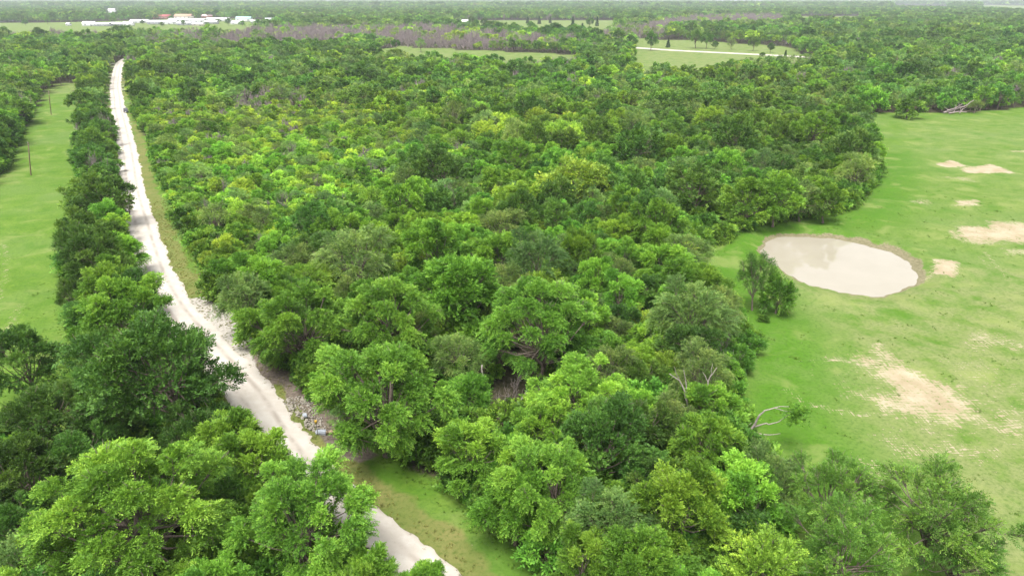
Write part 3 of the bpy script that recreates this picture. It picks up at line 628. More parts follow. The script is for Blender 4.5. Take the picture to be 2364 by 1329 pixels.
# things whose foot shows on the ground
def foot(px, py, kind, s, label, var=0, mul=1.0, lod=None, sz=None):
    x, y = gp(px, py); return add_tree(kind, x, y, s, rs, label, var=var, mul=mul, lod=lod, sz=sz)
foot(1736, 714, 'mesq', 0.86, 'thin-crowned tree with a forked trunk on the pond bank', 1, 0.8, sz=1.5)
foot(1790, 722, 'bush', 1.6, 'dense round green bush beside the forked tree on the pond bank', 0, 1.0, sz=1.4)
foot(1762, 742, 'bush', 0.5, 'tiny bush in the grass below the pond bank bush', 1, 0.9)
foot(1690, 722, 'bush', 1.1, 'pale olive bush next to the forked tree on the pond bank', 1, 1.2)
foot(2093, 274, 'bush', 3.0, 'round bright bush alone at the far end of the large pasture', 0, 1.15)
foot(2248, 262, 'hack', 0.75, 'slim tree beside the fallen grey timber', 1, 0.8)
foot(2010, 262, 'bush', 3.6, 'wide pale green bush at the far edge of the large pasture', 1, 1.3)
N_SIG = len(placed)

# ------------------------------------------------------------------ fill the woods
LM = [(300, 1185, 8, 'the largest round light green crown'), (700, 1190, 7, 'the tree spreading over the road'), (360, 860, 6, 'the very large dark oak'), (300, 715, 6, 'the road bend'), (45, 830, 5, 'the near corner of the grass strip'),
      (275, 575, 4, 'the yellowish roadside tree'), (200, 570, 5, 'the dark tree over the grass strip'), (70, 405, 0, 'the first utility pole'), (118, 265, 0, 'the second utility pole'), (289, 258, 0, 'the parked vehicle'), (230, 395, 3, 'the grey leafless roadside scrub'),
      (500, 720, 0, 'the gravel turnout'), (715, 955, 0, 'the rock pile'), (430, 560, 1, 'the dry verge'), (345, 330, 1, 'the far dry verge'), (900, 740, 6, 'the big tree above the turnout'), (880, 900, 7, 'the tree over the rock pile'), (1060, 660, 7, 'the tall trunk'),
      (1240, 720, 6, 'the wide tree with bare limbs'), (1165, 870, 1, 'the creek gap'), (1335, 900, 6, 'the brilliant light green tree'), (1270, 1115, 8, 'the tall light green tree'), (1000, 1080, 1, 'the shaded verge'), (1200, 1270, 1, 'the foot of the shaded verge'),
      (1560, 1230, 3, 'the dark hollow'), (1715, 1140, 6, 'the yellowish round tree'), (1597, 920, 5, 'the white forked dead tree'), (1690, 860, 1, 'the pasture edge'), (1540, 610, 6, 'the bright round tree by the pond'), (1650, 575, 0, 'the pond clearing'),
      (1738, 690, 2, 'the forked tree on the pond bank'), (1360, 600, 3, 'the grey brush tangle'), (1330, 390, 6, 'the large yellow-green crown'), (1010, 395, 6, 'the solitary dark oak'), (820, 590, 5, 'the willowy crown'), (1520, 500, 6, 'the corner of the pond clearing'),
      (1880, 440, 5, 'the wooded point'), (1955, 340, 5, 'the outer corner of the wood'), (1700, 300, 5, 'the dark spreading crown'), (1480, 330, 5, 'the tree with pale snags'), (600, 420, 4, 'the palest thicket'), (480, 300, 4, 'the far end of the thicket'), (760, 330, 4, 'the middle of the thicket'),
      (1150, 280, 4, 'the far woodland rise'), (2215, 258, 0, 'the fallen grey timber'), (2093, 270, 0, 'the lone round bush'), (1560, 200, 4, 'the far field with a white lane'), (30, 300, 4, 'the far side of the grass strip')]
LMP = np.array([gp(a, b, z) for a, b, z, _ in LM])
def where(x, y):
    d = np.hypot(LMP[:, 0] - x, LMP[:, 1] - y); o = np.argsort(d); a, b = o[0], o[1]
    if d[a] < 7: return 'beside ' + LM[a][3]
    v = LMP[a] - [x, y]
    for c in o[1:5]:
        if np.dot(LMP[c] - [x, y], v) < -0.2 * d[a] * d[c]: return 'between ' + LM[a][3] + ' and ' + LM[c][3]
    return 'near ' + LM[a][3] + ' towards ' + LM[b][3]
def fit(look, x, y):
    lab = look + ' ' + where(x, y)
    if len(lab.replace('-', ' ').split()) > 16:
        lab = look + ' near ' + LM[int(np.argmin(np.hypot(LMP[:, 0] - x, LMP[:, 1] - y)))][3]
    return lab

BUSH_EDGE = [(gpoly([(820, 1003), (880, 1047), (1000, 1114), (1100, 1197), (1215, 1292), (1290, 1350)]), 2.0, 'along the shaded verge'), (gpoly([(500, 700), (548, 748), (612, 828), (650, 875)]), 2.3, 'behind the gravel turnout'),
             (gpoly([(350, 352), (374, 422), (400, 492), (430, 562), (464, 642), (492, 690)]), 2.8, 'along the dry verge'), (gpoly([(1690, 735), (1715, 800), (1690, 880), (1690, 950), (1735, 1040), (1790, 1120)]), 2.6, 'at the wood edge facing the pasture'),
             (gpoly([(1600, 580), (1650, 560), (1750, 526), (1850, 498), (1935, 490), (1985, 453), (2012, 400), (2012, 352)]), 3.6, 'at the foot of the wood behind the pond')]
for ln, stp, wh in BUSH_EDGE:
    off = np.array([1.9, 0.9]) if 'verge' in wh or 'turnout' in wh else np.zeros(2)
    for p in resample(ln, stp):
        p = p + rs.randn(2) * 0.45 + off; s_ = rs.uniform(0.7, 1.3) * (1.3 if 'pond' in wh else 0.85 if 'verge' in wh else 1.0); ti = tint_of('bush', rs, 0.95); q = ti[1] / TINT['bush'][1]
        lab = ('large ' if s_ > 1.1 else 'small ' if s_ < 0.85 else '') + ('light green' if q > 1.08 else 'deep green' if q < 0.88 else 'mid green') + ' bush ' + wh
        far_ = where(p[0], p[1]).split(' and ')[-1].split(' towards ')[-1].replace('beside ', '').replace('between ', ''); l2 = lab + (' by ' if p[1] < 400 else ' ') + far_
        lab = l2 if len(l2.replace('-', ' ').split()) <= 16 and far_.split()[-1] not in wh else lab
        add_tree('bush', p[0], p[1], s_, rs, lab, lab, tint=ti)

lime_zone = gpoly([(330, 235, 5), (560, 225, 5), (860, 240, 5), (960, 330, 5), (860, 470, 5), (680, 530, 5), (490, 590, 5), (390, 430, 5), (350, 320, 5)])
def pick_kinds(P, rs):
    px, py = pp(P[:, 0], P[:, 1], 6.0)[:2]; n = len(P); u = rs.rand(n); k = np.full(n, 'elm', dtype='<U6')
    lz = inside(P, lime_zone); side = road_side(P); d = P[:, 1]
    wn = wob(P[:, 0], P[:, 1], 45, 4)
    k[u > 0.54] = 'oak'; k[u > 0.70] = 'hack'; k[u > 0.86] = 'lime'
    lot = (side > 0) & (d > 150) & (d < 340) & (px < 1420); k[lot & (u < 0.42)] = 'elm'; k[lot & (u >= 0.42) & (u < 0.56)] = 'oak'; k[lot & (u >= 0.56) & (u < 0.74)] = 'hack'; k[lot & (u >= 0.74) & (u < 0.96)] = 'lime'; k[lot & (u >= 0.96)] = 'bare'
    m = lz; k[m & (u < 0.52)] = 'lime'; k[m & (u >= 0.52) & (u < 0.70)] = 'elm'; k[m & (u >= 0.70) & (u < 0.87)] = 'hack'; k[m & (u >= 0.87)] = 'bare'
    m = (side < 0) & (d < 330); k[m & (u < 0.66)] = 'oak'; k[m & (u >= 0.66) & (u < 0.9)] = 'elm'; k[m & (u >= 0.9)] = 'bare'
    m = (px > 1450) & (py < 520) & (py > 120); k[m & (u < 0.42)] = 'oak'; k[m & (u >= 0.42) & (u < 0.76)] = 'elm'; k[m & (u >= 0.76)] = 'hack'
    m = (d > 330); k[m & (u < 0.36)] = 'oak'; k[m & (u >= 0.36) & (u < 0.62)] = 'elm'; k[m & (u >= 0.62) & (u < 0.88)] = 'hack'; k[m & (u >= 0.88)] = 'lime'
    m = (d > 300) & (wn > 0.75) & (u > 0.55); k[m] = 'bare'
    for z in bare_zone: k[inside(P, z) & (u < 0.86)] = 'bare'
    for z in half_bare: k[inside(P, z) & (u < 0.5)] = 'bare'
    return k
def jgrid(y0, y1, step, rs, jit=0.85):
    out = []
    nx_ = int((y1 * 0.80 + 30) / step) + 1; ny_ = int((y1 - y0) / step) + 1
    X, Y = np.meshgrid((np.arange(-nx_, nx_ + 1)) * step, y0 + np.arange(ny_) * step)
    X = X + (np.arange(ny_) % 2)[:, None] * step / 2
    Pn = np.c_[X.ravel(), Y.ravel()] + (rs.rand(X.size, 2) - 0.5) * step * jit
    return Pn[(np.abs(Pn[:, 0]) < Pn[:, 1] * 0.80 + 28)]
rs = np.random.RandomState(31)
bands = [(24, 210, 4.6, 0.68), (0, 400, 4.7, 0.74), (210, 420, 5.4, 0.78), (420, 800, 7.0, 0.95), (800, 1700, 10.0, 1.25), (1700, 3600, 12.5, 1.35), (3600, 7500, 25.0, 2.2)]
allP, allS, allK = [], [], []
for (y0, y1, step, s0) in bands:
    Pn = jgrid(y0 or 130, y1, step, rs); sdv = clear_sd(Pn); side = road_side(Pn) if y0 < 800 else np.full(len(Pn), 99.)
    ok = (sdv < -1.0) & ((side > 3.0) | (side < -5.2))
    if y0 == 0: ok &= inside(Pn, lime_zone)
    Pn = Pn[ok]
    if y0 < 420:
        ok = ~inside(Pn, gap); Pn = Pn[ok]
        gx_, gy_, _ = pp(Pn[:, 0], Pn[:, 1], 5.0); Pn = Pn[~((gx_ > 1080) & (gx_ < 1250) & (gy_ > 765) & (gy_ < 990))]
        sg = np.array(placed[:N_SIG]); ok = np.ones(len(Pn), bool)
        for (x, y, r_, h_) in sg: ok &= np.hypot(Pn[:, 0] - x, Pn[:, 1] - y) > r_ * 0.78
        Pn = Pn[ok]
    kd = pick_kinds(Pn, rs); sc = s0 * np.clip(np.exp(rs.randn(len(Pn)) * 0.27), 0.5, 1.6) * 0.98; sc = np.where(inside(Pn, lime_zone), sc * 0.64, sc)
    allP.append(Pn); allS.append(sc); allK.append(kd)
allP = np.vstack(allP); allS = np.concatenate(allS); allK = np.concatenate(allK)
# keep the crowns clear of the road surface
side = road_side(allP[:9000]); m = np.zeros(len(allP), bool)
rad0 = np.array([DIM[k][0][1] for k in allK]) * allS
sfull = np.full(len(allP), 99.0); sfull[:len(side)] = side
csf = np.full(len(allP), -99.0); csf[:9000] = clear_sd(allP[:9000])
lim = np.where(sfull < 0, np.abs(sfull) - 1.9, np.minimum(np.abs(sfull) - 3.2, -csf + 0.9))
allS = np.where((np.abs(sfull) < 18) & (rad0 > lim), allS * np.clip(lim / rad0, 0.38, 1), allS)
px, py, wd = pp(allP[:, 0], allP[:, 1], 6.0)
inv = (px > -60) & (px < 2424) & (py < 1400)
size = np.where(inv, allS / wd * np.where(allK == 'bare', 0.8, 1), 0)
vis = inv & (allP[:, 1] < 330)
order = np.argsort(-size); cnt = {}; ind = np.zeros(len(allP), bool)
QUOTA = {'elm': 95, 'oak': 100, 'hack': 75, 'lime': 75, 'bare': 40}
for i in order:
    if not vis[i]: continue
    k = allK[i]
    if cnt.get(k, 0) < QUOTA.get(k, 0): ind[i] = True; cnt[k] = cnt.get(k, 0) + 1
for i in np.where(ind)[0]:
    x, y = allP[i]; k = str(allK[i]); ti = tint_of(k, rs); q = ti[1] / TINT[k][1]
    rel = allS[i] / (0.68 if y < 210 else 0.78)
    look = ('small ' if rel < 0.85 else 'large ' if rel > 1.1 else '') + ('' if k == 'bare' else ('deep ' if k != 'oak' else 'very ') if q < 0.93 else ('light ' if k != 'oak' else 'fresher ') if q > 1.1 else '') + SHORT[k]
    lab = fit(look, x, y)
    add_tree(k, x, y, float(allS[i]), rs, lab, lab, tint=ti)
print('individual trees', len(placed), cnt)

# ------------------------------------------------------------------ the rest of the forest: one mass
FKEYS = sorted(FO.keys()); pc = bpy.data.collections.new('forest_shapes')
for i, kx in enumerate(FKEYS):
    pc.objects.link(bpy.data.objects.new(f'shape_{i:02d}', FO[kx]))
FIDX = {k: i for i, k in enumerate(FKEYS)}
def scatter(name, P, zs, idx, rot, scl, tint, coll, label, cat):
    me = bpy.data.meshes.new(name); me.vertices.add(len(P)); me.vertices.foreach_set('co', np.c_[P, zs].astype(np.float32).ravel())
    for nme, ty, v in (('idx', 'INT', idx), ('rot', 'FLOAT', rot), ('scl', 'FLOAT', scl)):
        a = me.attributes.new(nme, ty, 'POINT'); a.data.foreach_set('value', np.asarray(v, np.int32 if ty == 'INT' else np.float32))
    a = me.attributes.new('tint', 'FLOAT_COLOR', 'POINT'); a.data.foreach_set('color', np.asarray(tint, np.float32).ravel())
    o = obj(name, me); ng = bpy.data.node_groups.new(name, 'GeometryNodeTree')
    ng.interface.new_socket('Geometry', in_out='INPUT', socket_type='NodeSocketGeometry'); ng.interface.new_socket('Geometry', in_out='OUTPUT', socket_type='NodeSocketGeometry')
    N = ng.nodes.new; gi, go = N('NodeGroupInput'), N('NodeGroupOutput'); ip = N('GeometryNodeInstanceOnPoints'); ci = N('GeometryNodeCollectionInfo')
    ci.inputs['Collection'].default_value = coll; ci.inputs['Separate Children'].default_value = True; ci.inputs['Reset Children'].default_value = True
    def na(n, ty):
        x = N('GeometryNodeInputNamedAttribute'); x.data_type = ty; x.inputs['Name'].default_value = n; return x.outputs['Attribute']
    cb = N('ShaderNodeCombineXYZ'); L = ng.links.new
    L(gi.outputs[0], ip.inputs['Points']); L(ci.outputs[0], ip.inputs['Instance']); ip.inputs['Pick Instance'].default_value = True
    L(na('idx', 'INT'), ip.inputs['Instance Index']); L(na('rot', 'FLOAT'), cb.inputs[2]); L(cb.outputs[0], ip.inputs['Rotation']); L(na('scl', 'FLOAT'), ip.inputs['Scale']); L(ip.outputs[0], go.inputs[0])
    md = o.modifiers.new('scatter', 'NODES'); md.node_group = ng
    return tag(o, label, cat, kind='stuff')
rest = ~ind & ((px > -300) & (px < 2664) | (allP[:, 1] < 200))
RP, RS, RK = allP[rest], allS[rest], allK[rest]
rs = np.random.RandomState(9); n_ = len(RP); idx = np.zeros(n_, int); tin = np.ones((n_, 4))
for k in TINT:
    for lod in (1, 2):
        m = (RK == k) & ((RP[:, 1] < 300) == (lod == 1)); c_ = int(m.sum())
        if not c_: continue
        idx[m] = np.array([FIDX[(k, v, lod)] for v in range(len(DIM[k]))])[rs.randint(len(DIM[k]), size=c_)]
        v_ = rs.uniform(0.72, 1.36, c_) * (1 + 0.16 * wob(RP[m, 0], RP[m, 1], 170, 5)); hh = rs.uniform(-0.14, 0.16, c_) + 0.1 * wob(RP[m, 0], RP[m, 1], 260, 6); c0 = TINT[k]
        tin[m, 0] = c0[0] * v_ * (1 + hh); tin[m, 1] = c0[1] * v_; tin[m, 2] = c0[2] * v_ * (1 - 0.5 * hh)
scatter('forest', RP, hgt(RP[:, 0], RP[:, 1]), idx, rs.rand(len(RP)) * 6.28, RS, tin, pc, 'mixed green woodland stretching to the horizon', 'forest')
# low brush under and along the wood
rs = np.random.RandomState(14); Pn = jgrid(24, 330, 3.4, rs); s_ = clear_sd(Pn); sid = road_side(Pn); _px, _py, _w = pp(Pn[:, 0], Pn[:, 1], 1.0)
Pn = Pn[(s_ < -0.6) & ((sid > 3.4) | (sid < -4.2)) & (dist_line(Pn, creek) > 2.2) & (_px > -80) & (_px < 2440)]
edge = np.clip(1.35 - 0.12 * np.abs(clear_sd(Pn) + 3), 0.75, 1.35)
scatter('undergrowth', Pn, hgt(Pn[:, 0], Pn[:, 1]), [FIDX[('bush', rs.randint(2), 1)] for _ in Pn], rs.rand(len(Pn)) * 6.28, np.where(dist_line(Pn, creek) > 6, rs.uniform(0.7, 1.75, len(Pn)), rs.uniform(0.4, 0.8, len(Pn))) * np.minimum(edge, 1.0), [tint_of('bush', rs, rs.uniform(0.7, 1.2)) for _ in Pn], pc, 'low leafy brush under the trees', 'undergrowth')

# ------------------------------------------------------------------ dead wood
def at_y(px, py, Y):
    """the point on photo pixel px, py at world distance Y"""
    x, y = (px - 1182) / F, -(py - 664.5) / F; t = Y / (CP + y * SP)
    return np.array([x * t, Y, HC + (-SP + y * CP) * t])
def dead_limbs(tb, Y, limbs, k=6):
    for pts, r0, r1, dy in limbs:
        pts = np.array([at_y(a, b, Y + dy * i / max(1, len(pts) - 1)) for i, (a, b) in enumerate(pts)]); n = len(pts)
        t_ = np.linspace(0, n - 1, n * 3 - 2); q = np.stack([np.interp(t_, np.arange(n), pts[:, c]) for c in range(3)], 1)
        q[1:-1] += np.random.RandomState(len(q)).randn(len(q) - 2, 3) * 0.05
        tb.tube(q, np.linspace(r0, r1, len(q)), k)
def dead_tree(name, base, limbs, label, mat=None, cat='dead tree'):
    x, y = gp(*base); e = empty(name, (x, y, h1(x, y))); tr = TB(); br = TB()
    dead_limbs(tr, y, limbs[:1]); dead_limbs(br, y, limbs[1:], 5)
    off = np.array([x, y, h1(x, y)])
    for nm, tb in (('trunk', tr), ('branches', br)):
        if tb.V:
            o = obj(nm, mk_mesh(nm, np.vstack(tb.V) - off, np.vstack(tb.Q), mat or M_dead, smooth=True), e)
    return tag(e, label, cat)
dead_tree('dead_tree', (1598, 1010), [([(1598, 1012), (1596, 985), (1592, 962), (1585, 925), (1578, 895), (1568, 878), (1545, 862)], 0.26, 0.04, 0),
    ([(1594, 965), (1612, 935), (1632, 912), (1634, 885), (1640, 868), (1655, 848)], 0.17, 0.03, 1.0), ([(1583, 915), (1584, 890), (1578, 852)], 0.11, 0.025, 0.6), ([(1634, 885), (1628, 868), (1622, 858)], 0.07, 0.02, 0.4),
    ([(1630, 914), (1648, 903), (1656, 898)], 0.08, 0.02, -0.5), ([(1590, 950), (1575, 935), (1568, 925)], 0.07, 0.02, -0.6), ([(1640, 868), (1642, 850), (1645, 838)], 0.05, 0.015, 0.2), ([(1568, 878), (1560, 860), (1556, 845)], 0.05, 0.015, 0.2)],
    'white forked dead tree standing above the green brush at the pasture edge')
lt_ = dead_tree('dead_tree', (1690, 1035), [([(1690, 1036), (1715, 1005), (1740, 985), (1750, 962), (1765, 947), (1800, 938), (1822, 938)], 0.2, 0.03, -1),
    ([(1740, 985), (1768, 978), (1790, 977), (1812, 962), (1826, 955)], 0.11, 0.03, -0.8), ([(1790, 942), (1812, 948), (1835, 950)], 0.06, 0.02, -0.5), ([(1745, 1000), (1775, 1003), (1802, 1000)], 0.09, 0.03, -0.6), ([(1715, 1005), (1722, 985), (1735, 975)], 0.08, 0.02, 0.3)],
    'leaning grey dead tree reaching over the pasture with one leafy tuft')
tx, ty = gp(1690, 1035); tp = at_y(1838, 955, ty - 1.2); rs = np.random.RandomState(3)
pos = tp - np.array([tx, ty, h1(tx, ty)]) + rs.randn(110, 3) * [0.6, 0.5, 0.5]; L_ = leaves(rs, pos, unit(rs.randn(110, 3) + [0, 0, 0.2]), 12, 0.6, 0.25, 0.13)
tuft = obj('crown', mk_mesh('crown', L_[0], L_[1], M_leaf, dict(leafv=L_[2])), lt_); tuft.color = (0.09, 0.21, 0.02, 1)
dead_tree('dead_tree', (1115, 940), [([(1115, 942), (1116, 910), (1114, 875), (1113, 842)], 0.15, 0.10, 0), ([(1115, 925), (1122, 915), (1128, 900)], 0.07, 0.03, 0.3)], 'broken upright pale snag beside the creek gap')
dead_tree('fallen_log', (1277, 815), [([(1277, 818), (1295, 797), (1312, 780), (1330, 760), (1338, 742)], 0.2, 0.07, 3), ([(1312, 780), (1318, 760), (1312, 745)], 0.09, 0.03, 1)], 'curved fallen log propped across the creek gap', cat='log')
dead_tree('fallen_log', (1190, 945), [([(1188, 948), (1200, 928), (1216, 902)], 0.2, 0.12, 2)], 'short grey log lying below the brilliant light green tree', cat='log')
dead_tree('fallen_log', (1196, 955), [([(1194, 956), (1212, 942), (1230, 930)], 0.17, 0.1, 2)], 'thin grey log crossing the short one by the vines', cat='log')
def bare_at(px, py, s, label, mat, var=0, seed=0, name='leafless_tree', cat='tree', sz=1.0):
    x, y = gp(px, py); e = empty(name, (x, y, h1(x, y)), seed * 1.7); e.scale = (s, s, s * sz)
    for nm, src in (('trunk', TR[('bare', var, 1)]), ('branches', CR[('bare', var, 1)])):
        me = src if mat is M_twig else src.copy()
        if me is not src: me.materials.clear(); me.materials.append(mat)
        obj(nm, me, e)
    return tag(e, label, cat)
bare_at(1362, 660, 0.95, 'grey leafless brush tangle amid the green crowns', M_dead, 0, 1)
bare_at(1150, 945, 0.42, 'low tangle of grey deadwood in the creek gap', M_twig, 0, 11)
bare_at(1185, 900, 0.5, 'larger grey deadwood tangle deep in the creek gap', M_twig, 1, 12)
bare_at(1210, 960, 0.4, 'grey deadwood tangle beside the short grey log', M_dead, 0, 13)
bare_at(1655, 850, 0.75, 'tangle of bare brown branches near the white forked dead tree', M_twig, 1, 2)
bare_at(1618, 845, 0.6, 'small bare tangle behind the white forked dead tree', M_twig, 0, 5)
bare_at(1512, 372, 1.15, 'pale bare snag poking out of the dark wood', M_dead, 1, 3)
bare_at(1180, 475, 1.0, 'pale bare top beside the large yellow-green crown', M_dead, 0, 4)
bare_at(246, 335, 1.35, 'largest grey leafless tree in the roadside row', M_twig, 1, 6)
bare_at(232, 430, 1.25, 'grey leafless scrub tree in the roadside row before the largest', M_twig, 0, 7)
bare_at(300, 497, 0.55, 'bare black branch sticking out over the road', M_bark, 0, 8)
bare_at(500, 545, 0.9, 'grey twiggy tree in the thicket near the dry verge', M_twig, 1, 9)
bare_at(930, 245, 1.1, 'brown withered conical tree before the dark wood', M_twig, 0, 10, sz=1.2)
# fallen timber at the end of the pasture
x, y = gp(2213, 264); ft0 = empty('fallen_timber', (x, y, h1(x, y)))
for i, (pts, r0, r1, dy) in enumerate([([(2178, 260), (2200, 254), (2226, 246), (2248, 232)], 0.45, 0.16, 2), ([(2185, 256), (2205, 250), (2222, 240)], 0.3, 0.12, 1), ([(2190, 262), (2212, 258), (2232, 259)], 0.35, 0.15, -2),
                                       ([(2200, 262), (2206, 250), (2205, 242)], 0.22, 0.08, 1), ([(2215, 262), (2222, 252), (2234, 246)], 0.25, 0.08, 2), ([(2195, 264), (2190, 254), (2180, 248)], 0.2, 0.07, 1), ([(2218, 258), (2216, 246), (2212, 236)], 0.16, 0.05, 1)]):
    tb = TB(); dead_limbs(tb, y, [(pts, r0, r1, dy)]); obj('log', mk_mesh('log', np.vstack(tb.V) - [x, y, h1(x, y)], np.vstack(tb.Q), M_twig, smooth=True), ft0)
tag(ft0, 'heap of fallen grey timber at the far edge of the large pasture', 'logs')

# ------------------------------------------------------------------ culvert: rock pile, boulders, posts
M_rock = plain('limestone_rock', (0.23, 0.21, 0.175), 0.9, 0.15, 2.0, 0.35, bump=0.5)
M_tan = plain('tan_boulder', (0.22, 0.17, 0.105), 0.9, 0.15, 2.5, 0.4, bump=0.5)
M_conc = plain('pale_blue_concrete', (0.25, 0.27, 0.30), 0.85, 0.2, 3.0, 0.2, bump=0.3)
def rock_mesh(name, seed, mat):
    rs = np.random.RandomState(seed); import bmesh
    bm = bmesh.new(); bmesh.ops.create_icosphere(bm, subdivisions=2, radius=1.0)
    cuts = unit(rs.randn(9, 3)); hh = rs.uniform(0.55, 0.9, 9)
    for v in bm.verts:
        p = np.array(v.co)
        for c, h_ in zip(cuts, hh):
            e = p @ c - h_
            if e > 0: p = p - c * e
        v.co = p * (1 + rs.uniform(-0.04, 0.04))
    me = bpy.data.meshes.new(name); bm.to_mesh(me); bm.free(); me.materials.append(mat); return me
RM = [rock_mesh('rock', 200 + i, M_rock) for i in range(6)]
rp = gpoly([(652, 925), (672, 917), (705, 915), (738, 942), (752, 965), (728, 992), (706, 990), (700, 966), (672, 952)])
rs = np.random.RandomState(8); cx, cyy = rp.mean(0); cand = rp.min(0) + rs.rand(1600, 2) * (rp.max(0) - rp.min(0)); cand = cand[inside(cand, rp)]
keep = []
for p in cand:
    r_ = rs.choice([0.12, 0.16, 0.21, 0.27], p=[0.35, 0.35, 0.2, 0.1])
    if all(math.hypot(p[0] - q[0], p[1] - q[1]) > 0.72 * (r_ + q[2]) for q in keep): keep.append((p[0], p[1], r_))
keep = keep[:290]
pile = empty('rock_pile', (cx, cyy, h1(cx, cyy)))
for i, (x, y, r_) in enumerate(keep):
    o = obj('rock', RM[i % 6], pile, (x - cx, y - cyy, h1(x, y) - h1(cx, cyy) + r_ * 0.35)); o.scale = (r_ * rs.uniform(0.8, 1.3), r_ * rs.uniform(0.8, 1.3), r_ * rs.uniform(0.6, 0.95)); o.rotation_euler = (rs.rand() * 0.6, rs.rand() * 0.6, rs.rand() * 6)
tag(pile, 'pile of broken white limestone rocks beside the road', 'rocks')
def lump(name, px, py, dims, mat, label, cat, rz, seed):
    x, y = gp(px, py); o = obj(name, rock_mesh(name, seed, mat), None, (x, y, h1(x, y) + dims[2] * 0.55)); o.scale = dims; o.rotation_euler = (0.15, -0.1, rz); return tag(o, label, cat)
lump('boulder', 765, 974, (1.0, 0.42, 0.42), M_tan, 'long tan boulder at the end of the rock pile', 'boulder', 0.7, 301)
lump('boulder', 746, 980, (0.6, 0.45, 0.36), M_tan, 'shorter tan boulder between the marker post and long boulder', 'boulder', 0.2, 302)
def slab(px, py, dims, label, rz, rx):
    import bmesh
    x, y = gp(px, py); bm = bmesh.new(); bmesh.ops.create_cube(bm, size=1.0)
    for v in bm.verts: v.co = (v.co.x * dims[0], v.co.y * dims[1], v.co.z * dims[2])
    bmesh.ops.bevel(bm, geom=bm.edges[:], offset=0.08, segments=2, affect='EDGES'); r2 = random.Random(4)
    for v in bm.verts: v.co.x += r2.uniform(-.03, .03); v.co.z += r2.uniform(-.03, .03)
    me = bpy.data.meshes.new('concrete_chunk'); bm.to_mesh(me); bm.free(); me.materials.append(M_conc)
    o = obj('concrete_chunk', me, None, (x, y, h1(x, y) + dims[2] * 0.45)); o.rotation_euler = (rx, 0.1, rz); return tag(o, label, 'concrete')
slab(740, 993, (1.25, 0.75, 0.55), 'large pale concrete chunk at the foot of the marker post', 0.2, 0.05)
slab(703, 955, (0.55, 0.65, 0.5), 'small pale concrete chunk in the middle of the rock pile', 0.5, 0.3)
M_post = plain('rusted_post', (0.10, 0.085, 0.07), 0.8, 0.3, 6.0, 0.4); M_yel = plain('yellow_plate', (0.45, 0.28, 0.03), 0.5, 0.4, 5.0, 0.15)
def post(px, py, h_, label, plate):
    x, y = gp(px, py); e = empty('marker_post', (x, y, h1(x, y)), 0.3); tb = TB(); tb.tube([[0, 0, -0.3], [0.02, 0, h_ * 0.5], [-0.03, 0.02, h_]], 0.05, 6); tb.build('post', M_post, e)
    t2 = TB(); t2.box((0, 0, -0.15), (0.10, 0.10, 0.25)); t2.build('base_collar', M_post, e)
    if plate: t3 = TB(); t3.box((-0.02, -0.075, h_ - 0.22), (0.3, 0.03, 0.45)); t3.build('plate', M_yel, e)
    return tag(e, label, 'post')
post(733, 1000, 2.2, 'marker post with a yellow plate at the rock pile', True); post(680, 949, 1.9, 'thin bare post standing in the white rocks', False)

# ------------------------------------------------------------------ utility poles
M_pole = bark_mat('creosote_pole', (0.12, 0.085, 0.06), 0.35); M_cer = plain('insulator', (0.35, 0.33, 0.31), 0.3, 0.5)
def pole(foot_, top_, label):
    x, y = gp(*foot_); h_ = at_y(*top_, y)[2]; e = empty('utility_pole', (x, y, h1(x, y))); lx = at_y(*top_, y)[0] - x
    tb = TB(); tb.tube([[0, 0, -0.5], [lx * 0.5, 0, h_ * 0.5], [lx, 0, h_]], [0.19, 0.16, 0.12], 8); tb.build('pole', M_pole, e, smooth=True)
    for dz in (-0.05, -0.75):
        t2 = TB(); t2.tube([[lx, -0.1, h_ + dz], [lx, -0.26, h_ + dz + 0.03], [lx, -0.28, h_ + dz + 0.22]], [0.05, 0.07, 0.05], 6); t2.build('insulator', M_cer, e)
    t3 = TB(); t3.tube([[0.19, 0.02, 0.0], [lx * 0.5 + 0.17, 0.02, h_ * 0.5], [lx + 0.12, 0.02, h_ - 0.8]], 0.02, 3); t3.build('ground_wire', M_post, e)
    return tag(e, label, 'utility pole')
pole((71, 405), (65, 329), 'tall bare utility pole in the middle of the grass strip'); pole((118, 265), (112, 209), 'thin utility pole farther along the grass strip'); pole((141, 197), (139, 176), 'short-looking utility pole at the far end of the grass strip')

